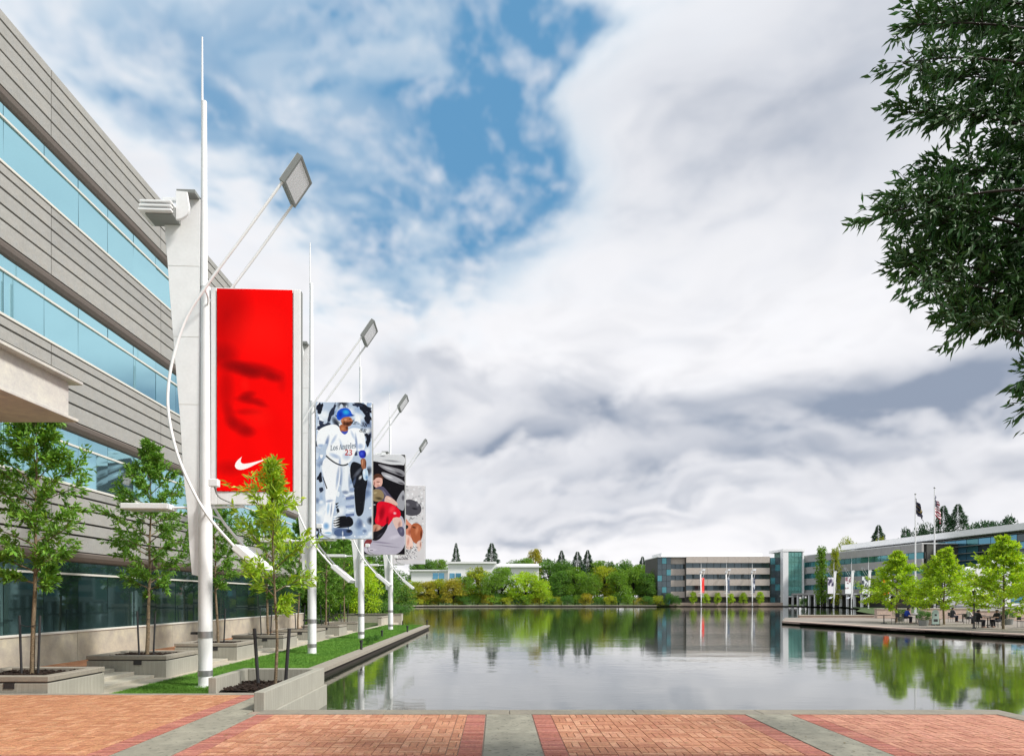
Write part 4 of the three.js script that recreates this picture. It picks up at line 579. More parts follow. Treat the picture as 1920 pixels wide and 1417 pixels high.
// ---------------------------------------------------------------- distant trees: a few kinds, each set out many times
function mass(seed, { n = 1500, h = 10, R = 4, bare = 1.5, size = 0.5, kind = 'round', clumps = 34 }) {
  const r = rand(seed), lv = new Leaves(), wood = [], cl = [];
  if (kind === 'conifer') {
    for (let i = 0; i < n; i++) { const t = i % 14 ? 1 - Math.pow(r(), 0.6) : 0.8 + 0.2 * r(), y = bare + (h - bare) * t, tier = 0.6 + 0.4 * Math.abs(Math.sin(t * 30 + r() * 0.7)), rad = R * Math.pow(1 - t, 0.82) * tier * Math.pow(r(), 0.55) + 0.02, a = r() * 6.28, w = new THREE.Vector3(Math.cos(a) * rad, y - rad * 0.25, Math.sin(a) * rad); lv.add(r, w, new THREE.Vector3(Math.cos(a), -0.35 + r() * 0.5, Math.sin(a)).normalize(), size * (0.7 + 0.7 * r()) * (1.1 - 0.7 * t), size * 0.4 * (1.1 - 0.7 * t)); }
  } else {
    for (let i = 0; i < clumps; i++) { const t = (i + 0.5) / clumps, y = kind === 'poplar' ? bare + (h - bare) * t : bare + (h - bare) * (0.08 + 0.84 * Math.pow(r(), 0.8)), q = (y - bare) / (h - bare), rad = (kind === 'poplar' ? R * Math.sin(Math.PI * Math.pow(0.06 + 0.9 * q, 0.7)) * 0.55 : kind === 'cone' ? R * (1.05 - q * 0.9) * (0.55 + 0.55 * r()) * 0.95 : R * Math.pow(Math.sin(Math.PI * (0.22 + 0.72 * q)), 0.7) * 0.85) * Math.sqrt(0.15 + 0.85 * r()), a = i * 2.4 + r(); cl.push([new THREE.Vector3(Math.cos(a) * rad, y, Math.sin(a) * rad), (kind === 'cone' ? R * (0.12 + 0.16 * r()) : R * (0.22 + 0.18 * r())), 0.8 + 0.4 * r()]); }
    for (const [c] of cl) wood.push(taper([new THREE.Vector3(0, Math.max(bare * 0.8, c.y * 0.62), 0), c.clone().lerp(new THREE.Vector3(0, c.y, 0), 0.4), c], [h * 0.008, h * 0.004, 0.01], 4));
    for (let i = 0; i < n; i++) { const [c, cr, tone] = cl[Math.floor(r() * cl.length)], u = new THREE.Vector3(r() - 0.5, r() - 0.5, r() - 0.5).normalize(), k = cr * Math.pow(r(), 0.4), w = c.clone().add(new THREE.Vector3(u.x * k, u.y * k * 0.75, u.z * k)); lv.add(r, w, dir(r, u, 1.2, 0.1), size * (0.6 + 0.8 * r()), size * 0.5, tone); }
  }
  wood.push(taper([[0, -0.5, 0], [0.05, h * 0.4, 0.02], [0, h * 0.82, 0]], [h * 0.018, h * 0.012, 0.02], 7));
  return { wood: mergeGeometries(wood), leaf: lv.build() };
}
const K = {
  round: [mass(1, { n: 6500, size: 0.4, bare: 0.3, clumps: 46 }), mass(2, { n: 6500, size: 0.4, clumps: 40, R: 4.3, bare: 0.2 }), mass(3, { n: 6500, size: 0.38, clumps: 52, R: 3.8, bare: 0.4 })],
  conifer: [mass(4, { kind: 'conifer', n: 9000, h: 16, R: 3, bare: 1, size: 0.62 }), mass(5, { kind: 'conifer', n: 9000, h: 16, R: 3.4, bare: 1, size: 0.62 })],
  fir: [mass(14, { kind: 'conifer', n: 13000, h: 28, R: 8.6, bare: 1, size: 1.05 }), mass(15, { kind: 'conifer', n: 13000, h: 28, R: 9.4, bare: 1, size: 1.05 })],
  poplar: [mass(6, { kind: 'poplar', n: 3600, h: 13, R: 2.6, bare: 1, size: 0.42, clumps: 44 })],
  patio: [7, 8].map((s) => grow(s, { h: 6.6, bare: 1.35, R: 2.9, limbs: 58, twigs: 9, per: 20, len: 0.24, wid: 0.1, lift: 0.42, r0: 0.08, scatter: 0.2, droop: 0.1, vary: [0.55, 0.65], profile: (t) => Math.pow(1 - t, 1.1) * Math.min(1, 0.7 + t * 3) + 0.06 })),
  bush: [mass(9, { n: 2200, h: 2.4, R: 1.7, bare: 0.1, size: 0.2, clumps: 22 }), mass(10, { n: 2200, h: 2.2, R: 2, bare: 0.05, size: 0.2, clumps: 26 })],
};
const ordinal = ['first', 'second', 'third', 'fourth', 'fifth', 'sixth', 'seventh', 'eighth', 'ninth', 'tenth', 'eleventh', 'twelfth', 'thirteenth', 'fourteenth', 'fifteenth', 'sixteenth', 'seventeenth', 'eighteenth', 'nineteenth', 'twentieth', 'twenty-first', 'twenty-second', 'twenty-third', 'twenty-fourth', 'twenty-fifth', 'twenty-sixth'];
let turnSeed = rand(321);
function setTree(kind, v, leaf, px, topPy, Z, widthPx, label, group, base = 0, name) {   // height and width are those of the tree itself, in metres
  const g = K[kind][v % K[kind].length], nat = { round: [10, 4], conifer: [16, 3.2], poplar: [13, 2.2], patio: [6.6, 3.1], fir: [28, 8], bush: [2.4, 1.9] }[kind], h = 2.2 + (1121 - topPy) * Z / 1260 - base, w = widthPx * Z / 1260 / 2;
  return plant(name ?? { round: 'broadleaf_tree', conifer: 'conifer_tree', fir: 'conifer_tree', poplar: 'poplar_tree', patio: 'patio_tree', bush: 'shrub' }[kind], g, L[leaf], kind === 'patio' ? M.bark : M.barkDark, label, [(px - 931) / 1260 * Z, base, Z], turnSeed() * 6.28, [w / nat[1], h / nat[0], w / nat[1]], group, kind === 'bush' ? 'shrub' : 'tree');
}
{
  // far shore, front row from left to right
  const fr = 'trees in the front row on the far shore', bk = 'trees in the back row on the far shore';
  const row = [[742, 1098, 182, 60, 'gold'], [772, 1088, 186, 56, 'gold'], [800, 1088, 188, 50, 'rust'], [822, 1084, 190, 54, 'gold'], [850, 1084, 188, 50, 'rust'], [872, 1078, 190, 52, 'mid'], [896, 1062, 192, 60, 'gold'], [922, 1074, 190, 56, 'mid'], [942, 1060, 194, 56, 'mid'], [985, 1070, 190, 72, 'lime'], [1012, 1086, 189, 48, 'lime'], [1052, 1068, 193, 50, 'deep'], [1078, 1062, 194, 54, 'mid'], [1110, 1074, 191, 46, 'mid'], [1134, 1058, 194, 56, 'gold'], [1160, 1066, 191, 50, 'mid'], [1188, 1062, 194, 54, 'mid'], [1212, 1072, 192, 44, 'deep'], [1232, 1066, 196, 44, 'mid']];
  const hue = { gold: 'yellow green', rust: 'golden', mid: 'mid green', lime: 'bright lime', deep: 'dark green' };
  const where = ['leftmost on the far shore', 'left end of the far shore beside the last mast', 'in front of the white house, left end', 'in front of the white house windows', 'below the middle of the white house', 'below the white house, right of the golden one', 'tall before the white house gable', 'low before the right half of the white house', 'at the right half of the white house', 'biggest and brightest on the far shore', 'at the right foot of the brightest tree', 'just right of the bright lime trees', 'left of centre in the green wood', 'low in the middle of the green wood', 'tall in the middle of the green wood', 'right of the tall yellowish wood tree', 'towards the far offices', 'short, near the far offices', 'last before the far offices'];
  row.forEach(([px, top, Z, w, m], i) => setTree('round', i, m, px, top, Z, w, `${hue[m]} tree ${where[i]}`, fr));
  const back = [[800, 1048, 265, 50], [825, 1046, 270, 46], [783, 1052, 262, 44], [965, 1050, 270, 46], [985, 1044, 275, 46], [1030, 1046, 240, 60], [1060, 1050, 235, 50], [1120, 1048, 245, 50], [1145, 1052, 240, 46], [1172, 1050, 245, 50], [1200, 1056, 240, 46], [1226, 1052, 245, 44], [1245, 1060, 250, 40]];
  back.forEach(([px, top, Z, w], i) => setTree('round', i + 1, i % 3 === 1 ? 'mid' : 'deep', px, top, Z, w, i < 3 ? `dark round tree behind the left end of the white house, ${['middle', 'right', 'left'][i]} of three` : i < 5 ? `dark round tree behind the right end of the white house, ${['left', 'right'][i - 3]} of two` : `dark round tree, ${ordinal[i - 5]} from the left in the back of the far wood`, bk, Z > 255 ? 5 : 2));
  [[855, 1020, 275, 20, 'slim dark conifer standing above the white house, left one'], [922, 1020, 275, 32, 'broad dark conifer standing above the white house, right one'], [1053, 1034, 240, 26, 'leftmost of the three pointed conifers in the far wood'], [1083, 1036, 238, 30, 'middle of the three pointed conifers in the far wood'], [1102, 1033, 245, 28, 'rightmost of the three pointed conifers in the far wood'], [1205, 1045, 250, 22, 'small pointed conifer near the right end of the far wood']].forEach(([px, top, Z, w, l], i) => setTree('conifer', i, 'pine', px, top - 2, Z, w * 2, l, 'dark conifers on the far shore', 3));
  for (let k = 0; k < 26; k++) setTree('bush', k, ['gold', 'hedge', 'mid', 'rust', 'hedge'][k % 5], 756 + k * 19 + (k % 3) * 4, 1112 + (k * 7) % 9, 187.6 + (k % 2) * 1.5, 30, `low ${k % 5 === 0 ? 'yellowish' : k % 5 === 3 ? 'golden' : 'green'} shrub, ${ordinal[k]} from the left along the far waterline`, 'shrubs along the far waterline', 0);
  setTree('round', 2, 'rust', 1003, 1026, 280, 34, 'thin brownish tree rising right of the white house', bk, 5);
  // behind the right hand buildings
  setTree('poplar', 0, 'mid', 1541, 1028, 172, 30, 'green poplar left of the pair beside the glass tower', 'poplars by the far offices'); setTree('poplar', 0, 'gold', 1567, 1031, 168, 26, 'yellow green poplar right of the pair beside the glass tower', 'poplars by the far offices');
  setTree('round', 1, 'gold', 1588, 1008, 215, 40, 'yellow green treetop above the office roof, left', 'trees behind the right hand offices', 0); setTree('round', 2, 'gold', 1606, 1014, 212, 44, 'yellow green treetop above the office roof, beside the conifer', 'trees behind the right hand offices', 0); setTree('round', 0, 'gold', 1655, 1006, 205, 36, 'yellow green treetop in front of the dark conifer', 'trees behind the right hand offices', 0);
  setTree('fir', 0, 'pine', 1648, 984, 215, 96, 'single dark conifer above the right hand offices', 'dark trees behind the right hand offices'); setTree('round', 1, 'pine', 1735, 980, 200, 50, 'dark rounded tree between the two flagpoles', 'dark trees behind the right hand offices'); setTree('round', 0, 'pine', 1706, 988, 200, 56, 'low dark tree left of the flagpole', 'dark trees behind the right hand offices');
  setTree('fir', 0, 'pine', 1770, 948, 190, 118, 'left one of the two tallest dark conifers above the roof', 'dark trees behind the right hand offices'); setTree('fir', 1, 'pine', 1797, 945, 188, 124, 'right one of the two tallest dark conifers above the roof', 'dark trees behind the right hand offices'); setTree('round', 2, 'pine', 1850, 970, 180, 80, 'broad dark treetop above the white roof, left of its pair', 'dark trees behind the right hand offices'); setTree('round', 0, 'pine', 1884, 966, 180, 70, 'broad dark treetop above the white roof, right of its pair', 'dark trees behind the right hand offices');
  // lime trees on the patio
  setTree('patio', 0, 'lime', 1681, 1032, 60, 150, 'bright lime tree on the patio, leftmost of three', 'lime trees on the patio'); setTree('patio', 1, 'lime', 1771, 1027, 55, 158, 'bright lime tree on the patio, middle of three', 'lime trees on the patio'); setTree('patio', 0, 'lime', 1882, 1003, 47, 186, 'bright lime tree on the patio at the right edge, tallest', 'lime trees on the patio');
  setTree('patio', 1, 'lime', 1985, 1000, 42, 150, 'lime tree on the patio just outside the right edge', 'lime trees on the patio');
  // left bank behind the masts
  const lb = 'trees on the left bank behind the masts';
  [[612, 1010, 58, 120, 'mid', 'green tree behind the gap between the first two masts'], [650, 1012, 66, 110, 'mid', 'green tree under the ballplayer banner'], [700, 1030, 72, 100, 'deep', 'dark tree under the black banner'], [560, 1000, 56, 120, 'deep', 'dark tree beyond the end of the office building'], [735, 1068, 86, 80, 'deep', 'dark low tree behind the farthest lawn mast'], [678, 1052, 62, 80, 'lime', 'light green tree between the second and third masts']].forEach(([px, top, Z, w, m, l], i) => setTree('round', i, m, px, top, Z, w, l, lb));
  [[600, 1128, 61.8, 70], [640, 1126, 62.4, 64], [675, 1124, 63, 60], [708, 1126, 64, 56], [736, 1130, 65, 44], [752, 1134, 70, 36], [575, 1122, 60, 60]].forEach(([px, top, Z, w], i) => setTree('bush', i, i % 3 ? 'hedge' : 'deep', px, top, Z, w, ['dark leafy shrub behind the low wall at its left part', 'leafy shrub behind the low wall under the second banner', 'leafy shrub behind the low wall left of the third mast', 'leafy shrub behind the low wall right of the third mast', 'green shrub behind the low wall beside the farthest mast', 'small green shrub at the water beyond the low wall', 'dark leafy shrub at the corner of the office building'][i], 'shrubs behind the low wall', 0.3));
  [[690, 1192, 31, 22], [705, 1190, 34, 20]].forEach(([px, top, Z, w], i) => setTree('bush', i, 'hedge', px, top, Z, w, i ? 'small low shrub on the coping edge, far one' : 'small low shrub on the coping edge by the bollard light', 'low shrubs on the lawn edge', 0));
  // shrubs at the foot of the far offices
  [[1300, 1108], [1324, 1112], [1346, 1110], [1371, 1112], [1394, 1110], [1426, 1108]].forEach(([px, top], i) => setTree('round', i, 'lime', px, top, 187.6, 15, ['first', 'second', 'third', 'fourth', 'fifth', 'last'][i] + ' little light green tree from the left before the far offices', 'little trees before the far offices', 0.4, 'small_tree'));
  [[1254, 1112, 187, 22], [1268, 1116, 186.6, 20], [1510, 1120, 183, 20]].forEach(([px, top, Z, w], i) => setTree('bush', i, 'hedge', px, top, Z, w, ['green bush at the dark glass corner of the far offices', 'low green bush beside the shore steps of the far offices', 'green bush right of the glass tower'][i], 'bushes by the far offices'));
}
// ---------------------------------------------------------------- low wall at the end of the lawn
{
  const w = thing('terrace_wall', 'low pinkish concrete wall closing the far end of the lawn', 'wall', [-11.9, 0, 60.3]);
  for (let k = 0; k < 3; k++) { const a = -3.2 + k * 2.2; mesh('wall_block', rbx(a + 0.005, a + 2.195, -0.4, 0.72, -0.15, 0.15, 0.012), M.wallConcrete, w); mesh('cap_stone', rbx(a + 0.003, a + 2.197, 0.722, 0.8, -0.2, 0.2, 0.012), M.cap, w); }
  const w2 = thing('pool_end_wall', 'low pale wall running to the water behind the farthest mast', 'wall', [-9.35, 0, 61]);
  mesh('wall_block', rbx(-0.15, 0.15, -0.6, 0.6, -7.3, 5, 0.012), M.wallConcrete, w2); mesh('cap_stone', rbx(-0.19, 0.19, 0.602, 0.68, -7.32, 5.02, 0.012), M.cap, w2);
}
// ---------------------------------------------------------------- far buildings
function bands(parent, len, rows, depth, panelM, glassM, paneW) {   // a facade facing +z locally: x along, floors of panels and glass
  for (const [y0, y1, kind, back = 0] of rows) {
    if (kind === 'panel') { const n = Math.max(1, Math.round(len / 6.2)); for (let k = 0; k < n; k++) mesh('panel', bx(len * k / n + 0.03, len * (k + 1) / n - 0.03, y0, y1, back, back + 0.5), panelM, parent); }
    else { const n = Math.max(1, Math.round(len / paneW)); const b = sub('window_band', parent); mesh('backing', bx(0, len, y0, y1, back + 0.75, back + 0.9), M.reveal, b); for (let k = 0; k < n; k++) { mesh('pane', bx(len * k / n + 0.06, len * (k + 1) / n - 0.06, y0 + 0.02, y1 - 0.02, back + 0.4, back + 0.45), kind === 'blue' ? [M.blueGlass, M.darkGlass, M.tealGlass][(k * 7 + Math.floor(y0)) % 5 > 2 ? 0 : (k * 5 + Math.floor(y0 * 2)) % 3] : glassM, b); } }
  }
}
{
  const o = thing('far_office', 'beige and dark striped office block across the water', 'building', [49.6, 0, 189.6]);
  const rows = []; for (let f = 0; f < 4; f++) { const y = 1.1 + f * 3.2; rows.push([y, y + 1.42, 'glass', f ? 0 : 1.2]); rows.push([y + 1.42, y + 3.2, 'panel']); }
  const main = sub('main_block', o); main.position.set(4.0, 0, 0); bands(main, 23.6, rows, 0, M.farPanel, M.darkGlass, 1.9); mesh('core', bx(0, 23.6, 0, 13.5, 1.0, 20), M.reveal, main);
  const wing = sub('set_back_wing', o); wing.position.set(0, -0.25, -1.6); bands(wing, 4.2, rows, 0, M.farPanel, M.darkGlass, 1.4); mesh('core', bx(0, 4.1, 0, 13.4, 1.0, 18), M.reveal, wing);
  const corner = sub('glass_corner', o); corner.position.set(-3.9, 0, -0.8);
  for (let f = 0; f < 8; f++) for (let k = 0; k < 3; k++) mesh('pane', bx(k * 1.28 + 0.04, k * 1.28 + 1.24, 0.4 + f * 1.65, 0.4 + f * 1.65 + 1.58, 0.2, 0.3), (f * 3 + k) % 5 === 2 ? M.tealGlass : M.darkGlass, corner);
  mesh('core', bx(0, 3.8, 0, 13.7, 0.35, 16), M.reveal, corner);
  mesh('penthouse', bx(-2, 27, 13.6, 15.2, 4, 16), M.farWhite, o); mesh('roof_slab', bx(-3.9, 27.6, 13.75, 13.95, 0.4, 18), M.farWhite, o);
  mesh('quay_wall', bx(-1, 32, -1, 0.9, -1.6, -1.2), M.stone, o); mesh('quay_floor', bx(-1, 32, -1, 0.4, -1.18, 3), M.path, o);
}
{
  const t = thing('glass_tower', 'white framed green glass stair tower between the far offices', 'tower', [78.2, 0, 188.5]);
  for (let f = 0; f < 7; f++) for (let k = 0; k < 2; k++) mesh('pane', bx(-0.8 + k * 1.35 + 0.03, -0.8 + (k + 1) * 1.35 - 0.03, 0.6 + f * 1.85, 0.6 + f * 1.85 + 1.78, 1.2, 1.3), (f + k) % 3 ? M.darkGlass : M.tealGlass, t);
  mesh('dark_core', bx(-0.9, 1.95, 0, 13.6, 1.32, 12), M.reveal, t);
  mesh('column', rbx(1.98, 3.5, -1, 15.6, -0.6, 1.2, 0.05), M.farWhite, t);
  for (let f = 0; f < 9; f++) for (let k = 0; k < 4; k++) mesh('green_pane', bx(3.52 + k * 1.0 + 0.04, 3.52 + (k + 1) * 1.0 - 0.04, 2.8 + f * 1.36, 2.8 + f * 1.36 + 1.28, 0, 0.08), M.greenGlass, t);
  mesh('core', bx(3.52, 7.5, 2.8, 15.2, 0.12, 9), S(lin(0.2, 0.34, 0.3)), t); mesh('opening', bx(3.52, 7.5, 0.3, 2.6, 2.5, 9), M.reveal, t);
  mesh('column', rbx(7.56, 8.0, -1, 15.2, -0.4, 0.4, 0.03), M.farWhite, t); mesh('cross_beam', bx(3.5, 7.58, 2.45, 2.78, -0.3, 0.1), M.farWhite, t); mesh('roof', bx(1.9, 8.1, 15.22, 15.9, -0.7, 9), M.farWhite, t);
}
{
  const w = thing('office_wing', 'grey office wing with ribbon windows right of the tower', 'building', [86.6, 0, 190], 1.43 + Math.PI, null);
  w.rotation.y = -1.43; // facade turned towards the water
  const rows = []; for (let f = 0; f < 4; f++) { const y = 1.2 + f * 3.2; rows.push([y, y + 1.42, 'glass', f ? 0 : 1.5]); rows.push([y + 1.42, y + 3.2, 'panel']); }
  const g = sub('facade', w); bands(g, 44, rows, 0, M.farPanelGrey, M.tealGlass, 2.2); mesh('core', bx(0, 44, 0, 13.8, 1.2, 14), M.reveal, w);
  mesh('terrace_slab', bx(0, 30, 3.0, 3.5, -4, 0), M.farPanelGrey, w);
  for (let k = 0; k < 12; k++) mesh('column', rbx(0.8 + k * 2.6, 1.25 + k * 2.6, 0, 3.0, -3.9, -3.4, 0.03), M.farWhite, w);
  mesh('parapet', bx(0, 44, 14.02, 14.2, 0, 14), M.farWhite, w);
}
{
  const h = thing('glass_hall', 'blue glass hall under a thin white roof at the right edge', 'building', [97, 0, 182]);
  h.rotation.y = -1.45;
  const g = sub('facade', h); const rows = []; for (let k = 0; k < 9; k++) rows.push([1 + k * 1.55, 1 + k * 1.55 + 1.5, 'blue']); bands(g, 86, rows, 0, M.farPanelGrey, M.blueGlass, 3.1);
  for (let k = 0; k < 9; k++) mesh('louvre', bx(0, 86, 2.46 + k * 1.55, 2.6 + k * 1.55, -0.5, 0.3), M.greyMetal, h);
  mesh('core', bx(0, 86, 0, 15.3, 1, 24), M.reveal, h); mesh('roof', bx(-2, 88, 15.3, 16.6, -2.5, 26), M.farWhite, h);
}
{
  const h = thing('white_house', 'long low white building with a flat roof above the far trees', 'house', [-8, 6, 236]);
  mesh('wall', [bx(-22, -9, -2, 5.6, 0, 12), bx(-9, 22.8, -2, 8.2, -1, 14)], M.farWhite, h); mesh('roof', [bx(-22.6, -8.6, 5.62, 6.1, -0.8, 12), bx(-9.6, 8, 8.22, 8.9, -1.8, 14)], M.farWhite, h); mesh('roof', bx(8.2, 23.6, 6.9, 7.4, -2.2, -1.02), M.farWhite, h);
  for (const [x0, x1, y0, y1, z] of [[-14.4, -12.5, 2.9, 5.0, 0], [-12.3, -10.4, 2.9, 5.0, 0], [-8.4, -6.6, 3.1, 4.9, -1], [-6.3, -4.4, 3.1, 4.9, -1], [-2.2, -0.2, 3.4, 5.6, -1], [0, 2, 3.4, 5.6, -1], [2.2, 4, 3.4, 5.6, -1]]) { const f = mesh('window', bx(x0 - 0.1, x1 + 0.1, y0 - 0.1, y1 + 0.1, z - 0.06, z - 0.01), M.farWhite, h); mesh('pane', bx(x0, x1, y0, y1, z - 0.1, z - 0.065), M.blueGlass, f); }
}
// ---------------------------------------------------------------- patio on the right
{
  structure('patio', [flat([[26.6, 62.6], [27.8, 54], [28.2, 48.6], [31, 39.6], [33, 33], [60, 33], [60, 96], [50, 88], [42, 76], [32, 74.5]], 0.03)], M.patio);
  const e = thing('patio_edge', 'dark edged stone kerb where the patio meets the water', 'kerb', [28.2, 0, 48.6]);
  const pts = [[33, 33], [31, 39.6], [28.2, 48.6], [27.8, 54], [26.6, 62.6]];
  pts.slice(0, -1).forEach(([x0, z0], i) => { const [x1, z1] = pts[i + 1], n = 3; for (let k = 0; k < n; k++) { const a = [mix(x0, x1, k / n), mix(z0, z1, k / n)], b = [mix(x0, x1, (k + 1) / n), mix(z0, z1, (k + 1) / n)], l = Math.hypot(b[0] - a[0], b[1] - a[1]), s = mesh('kerb_stone', rbx(0, 0.7, -0.14, 0.07, 0.01, l - 0.01, 0.02), M.stone, e); s.position.set(a[0] - 28.2, 0, -(a[1] - 48.6)); s.rotation.y = -Math.atan2(b[0] - a[0], b[1] - a[1]); } });
  mesh('footing', pts.slice(0, -1).map(([x0, z0], i) => { const [x1, z1] = pts[i + 1], l = Math.hypot(x1 - x0, z1 - z0), g = bx(0.1, 0.5, -0.9, -0.142, 0, l); g.rotateY(-Math.atan2(x1 - x0, z1 - z0)); g.translate(x0 - 28.2, 0, -(z0 - 48.6)); return g; }), M.barkDark, e);
  const ben = (px0, px1, Z, y1, label) => { const x0 = (px0 - 931) / 1260 * Z, x1 = (px1 - 931) / 1260 * Z, b = thing('bench_wall', label, 'wall', [x0, 0.03, Z], 0, 'pale walls on the patio'); mesh('wall_block', rbx(0, x1 - x0, 0, y1 - 0.09, 0, 0.5, 0.02), M.stone, b); mesh('seat_slab', rbx(-0.05, x1 - x0 + 0.05, y1 - 0.088, y1, -0.06, 0.56, 0.02), M.path, b); };
  ben(1645, 1709, 72, 1.05, 'pale stone wall on the patio behind the leftmost lime tree'); ben(1732, 1814, 70, 1.1, 'pale pink stone wall on the patio behind the middle lime tree'); ben(1828, 1868, 66, 0.95, 'pale stone wall between the middle and right lime trees'); ben(1880, 1960, 64, 0.95, 'pale stone wall behind the right lime tree'); ben(1500, 1640, 74, 0.3, 'low pink stone wall on the narrow tip of the patio');
  { const b = thing('stone_block', 'pink stone block at the edge of the patio', 'stone block', [34.4, 0.03, 54]); mesh('block', rbx(0, 1.3, 0, 0.42, 0, 0.9, 0.04), M.stone, b); mesh('slab', rbx(-0.06, 1.36, 0.422, 0.5, -0.06, 0.96, 0.02), M.stone, b); }
  // flagpoles
  const pole = (px, Z, h, label) => { const f = thing('flagpole', label, 'flagpole', [(px - 931) / 1260 * Z, 0, Z], 0, 'flagpoles on the patio'); mesh('pole', cyl(0, 0, h, 0, 0.13, 0.05, 14), M.whitePaint, f); mesh('base', cyl(0, 0, 0.25, 0, 0.3, 0.24, 14), M.sill, f); const s = new THREE.SphereGeometry(0.12, 12, 8); s.translate(0, h + 0.1, 0); mesh('finial', uvm(s), M.steel, f); return f; };
  pole(1717, 88, 15.7, 'left white flagpole, carrying the dark flag'); pole(1753, 86, 16.2, 'right white flagpole, carrying the striped flag');
  const cloth = (name, label, pos, w, h, map, seed, slack) => { const g = new THREE.PlaneGeometry(1, 1, 14, 24), p = g.attributes.position, n = createNoise2D(rand(seed)); for (let i = 0; i < p.count; i++) { const u = p.getX(i) + 0.5, v = 0.5 - p.getY(i); p.setXYZ(i, w * (u * (0.28 + 0.55 * v) * slack + 0.06 * n(v * 3, u * 2)), -h * v - u * h * 0.42, 0.28 * Math.sin(u * 9 + v * 3) * u + 0.08 * n(u * 3, v * 4)); } g.computeVertexNormals(); const f = mesh(name, g, new THREE.MeshStandardMaterial({ map, side: THREE.DoubleSide, roughness: 0.8 }), scene); f.position.set(...pos); return tag(f, label, 'flag', 'flags on the poles'); };
  const dark = print(128, 96, (x) => { x.fillStyle = '#23243a'; x.fillRect(0, 0, 128, 96); x.strokeStyle = '#c9b46a'; x.lineWidth = 5; x.beginPath(); x.ellipse(64, 44, 20, 22, 0, 0, 7); x.stroke(); });
  const stripes = print(208, 130, (x) => { for (let k = 0; k < 13; k++) { x.fillStyle = k % 2 ? '#f3eef0' : '#a8324a'; x.fillRect(0, k * 10, 208, 10); } x.fillStyle = '#35395c'; x.fillRect(0, 0, 84, 70); x.fillStyle = '#eee'; for (let a = 0; a < 9; a++) for (let b = 0; b < 6 - (a % 2); b++) x.fillRect(6 + b * 13 + (a % 2) * 6, 4 + a * 7, 3, 3); });
  const f1 = cloth('flag', 'dark navy flag hanging from the left flagpole', [(1717 - 931) / 1260 * 88 + 0.06, 15.3, -88], 2.1, 2.1, dark, 4, 0.9); f1.rotation.y = 0.3;
  const f1b = null;
  cloth('flag', 'red and white striped flag hanging limp on the right flagpole', [(1753 - 931) / 1260 * 86 + 0.06, 15.4, -86], 1.9, 2.6, stripes, 7, 0.75).rotation.y = 0.2;
  // white pavilion with an arched roof
  const pv = thing('white_pavilion', 'white arched pavilion behind the right lime trees', 'pavilion', [58, 0, 84]);
  const arch = (x0, x1, y0, y1) => { const p = []; for (let k = 0; k <= 14; k++) { const a = Math.PI * k / 14; p.push([(x0 + x1) / 2 - (x1 - x0) / 2 * Math.cos(a), y0 + (y1 - y0) * Math.sin(a)]); } return p; };
  mesh('vault', plate([...arch(1.2, 4.6, 4.4, 6.2), [4.6, 1.2], [1.2, 1.2]], 0, 5, [], 0.02), M.farWhite, pv); mesh('vault', plate([...arch(4.9, 13.5, 4.0, 7.4), [13.5, 1.2], [4.9, 1.2]], -1, 6, [], 0.02), M.farWhite, pv);
  mesh('sign_board', rbx(1.6, 2.5, 5.2, 6.4, -0.6, -0.4, 0.02), M.farWhite, pv); mesh('plinth', bx(1, 14, 0, 1.2, -1.2, 6), M.farPanelGrey, pv); for (let k = 0; k < 4; k++) mesh('pane', bx(5.6 + k * 1.8, 7.2 + k * 1.8, 1.6, 3.8, -1.06, -1.03), M.blueGlass, pv);
  // board, dark lamp post, umbrellas
  { const b = thing('sign_stand', 'grey green board standing on the patio near the middle tree', 'sign', [34.8, 0.03, 53.2]); mesh('board', plate([[-0.28, 0.1], [0.28, 0.1], [0.24, 1.1], [0.1, 1.22], [-0.1, 1.22], [-0.24, 1.1]], 0, 0.05), S(lin(0.34, 0.44, 0.4)), b); mesh('panel', bx(-0.16, 0.16, 0.3, 0.5, -0.015, -0.009), M.darkMetal, b); mesh('panel', bx(-0.08, 0.08, 0.75, 0.9, -0.015, -0.009), M.darkMetal, b); for (const s of [-1, 1]) mesh('foot', bx(s * 0.2 - 0.03, s * 0.2 + 0.03, 0, 0.1, -0.2, 0.25), M.darkMetal, b); }
  { const b = thing('lamp_post', 'thin dark post on the patio left of the seated people', 'lamp post', [34.0, 0.03, 47.8]); mesh('pole', cyl(0, 0, 2.4, 0, 0.05, 0.04, 10), M.darkMetal, b); mesh('lantern', cyl(0, 2.4, 2.7, 0, 0.09, 0.14, 10), M.darkMetal, b); mesh('foot', cyl(0, 0, 0.1, 0, 0.13, 0.09, 10), M.darkMetal, b); }
  const um = (px, Z, label) => { const u = thing('parasol', label, 'parasol', [(px - 931) / 1260 * Z, 0.03, Z], 0, 'white parasols on the patio'); mesh('pole', cyl(0, 0, 2.2, 0, 0.03, 0.03, 8), M.greyMetal, u); const g = new THREE.ConeGeometry(1.4, 0.55, 8, 1, true); g.translate(0, 2.2, 0); mesh('canopy', uvm(g), S(lin(0.78, 0.78, 0.76), { side: THREE.DoubleSide }), u); mesh('base', cyl(0, 0, 0.08, 0, 0.25, 0.25, 12), M.darkMetal, u); };
  um(1752, 74, 'white patio parasol left of the middle lime tree'); um(1793, 74, 'white patio parasol right of the middle lime tree');
  // cafe tables and chairs
  const t0 = thing('cafe_table', 'round dark table beside the person in blue', 'table', [36.0, 0.03, 57.6], 0, 'patio tables'); { mesh('top', cyl(0, 0.7, 0.74, 0, 0.5, 0.5, 20), M.darkMetal, t0); mesh('pedestal', cyl(0, 0.06, 0.7, 0, 0.04, 0.04, 10), M.darkMetal, t0); mesh('foot', cyl(0, 0, 0.06, 0, 0.28, 0.22, 14), M.darkMetal, t0); }
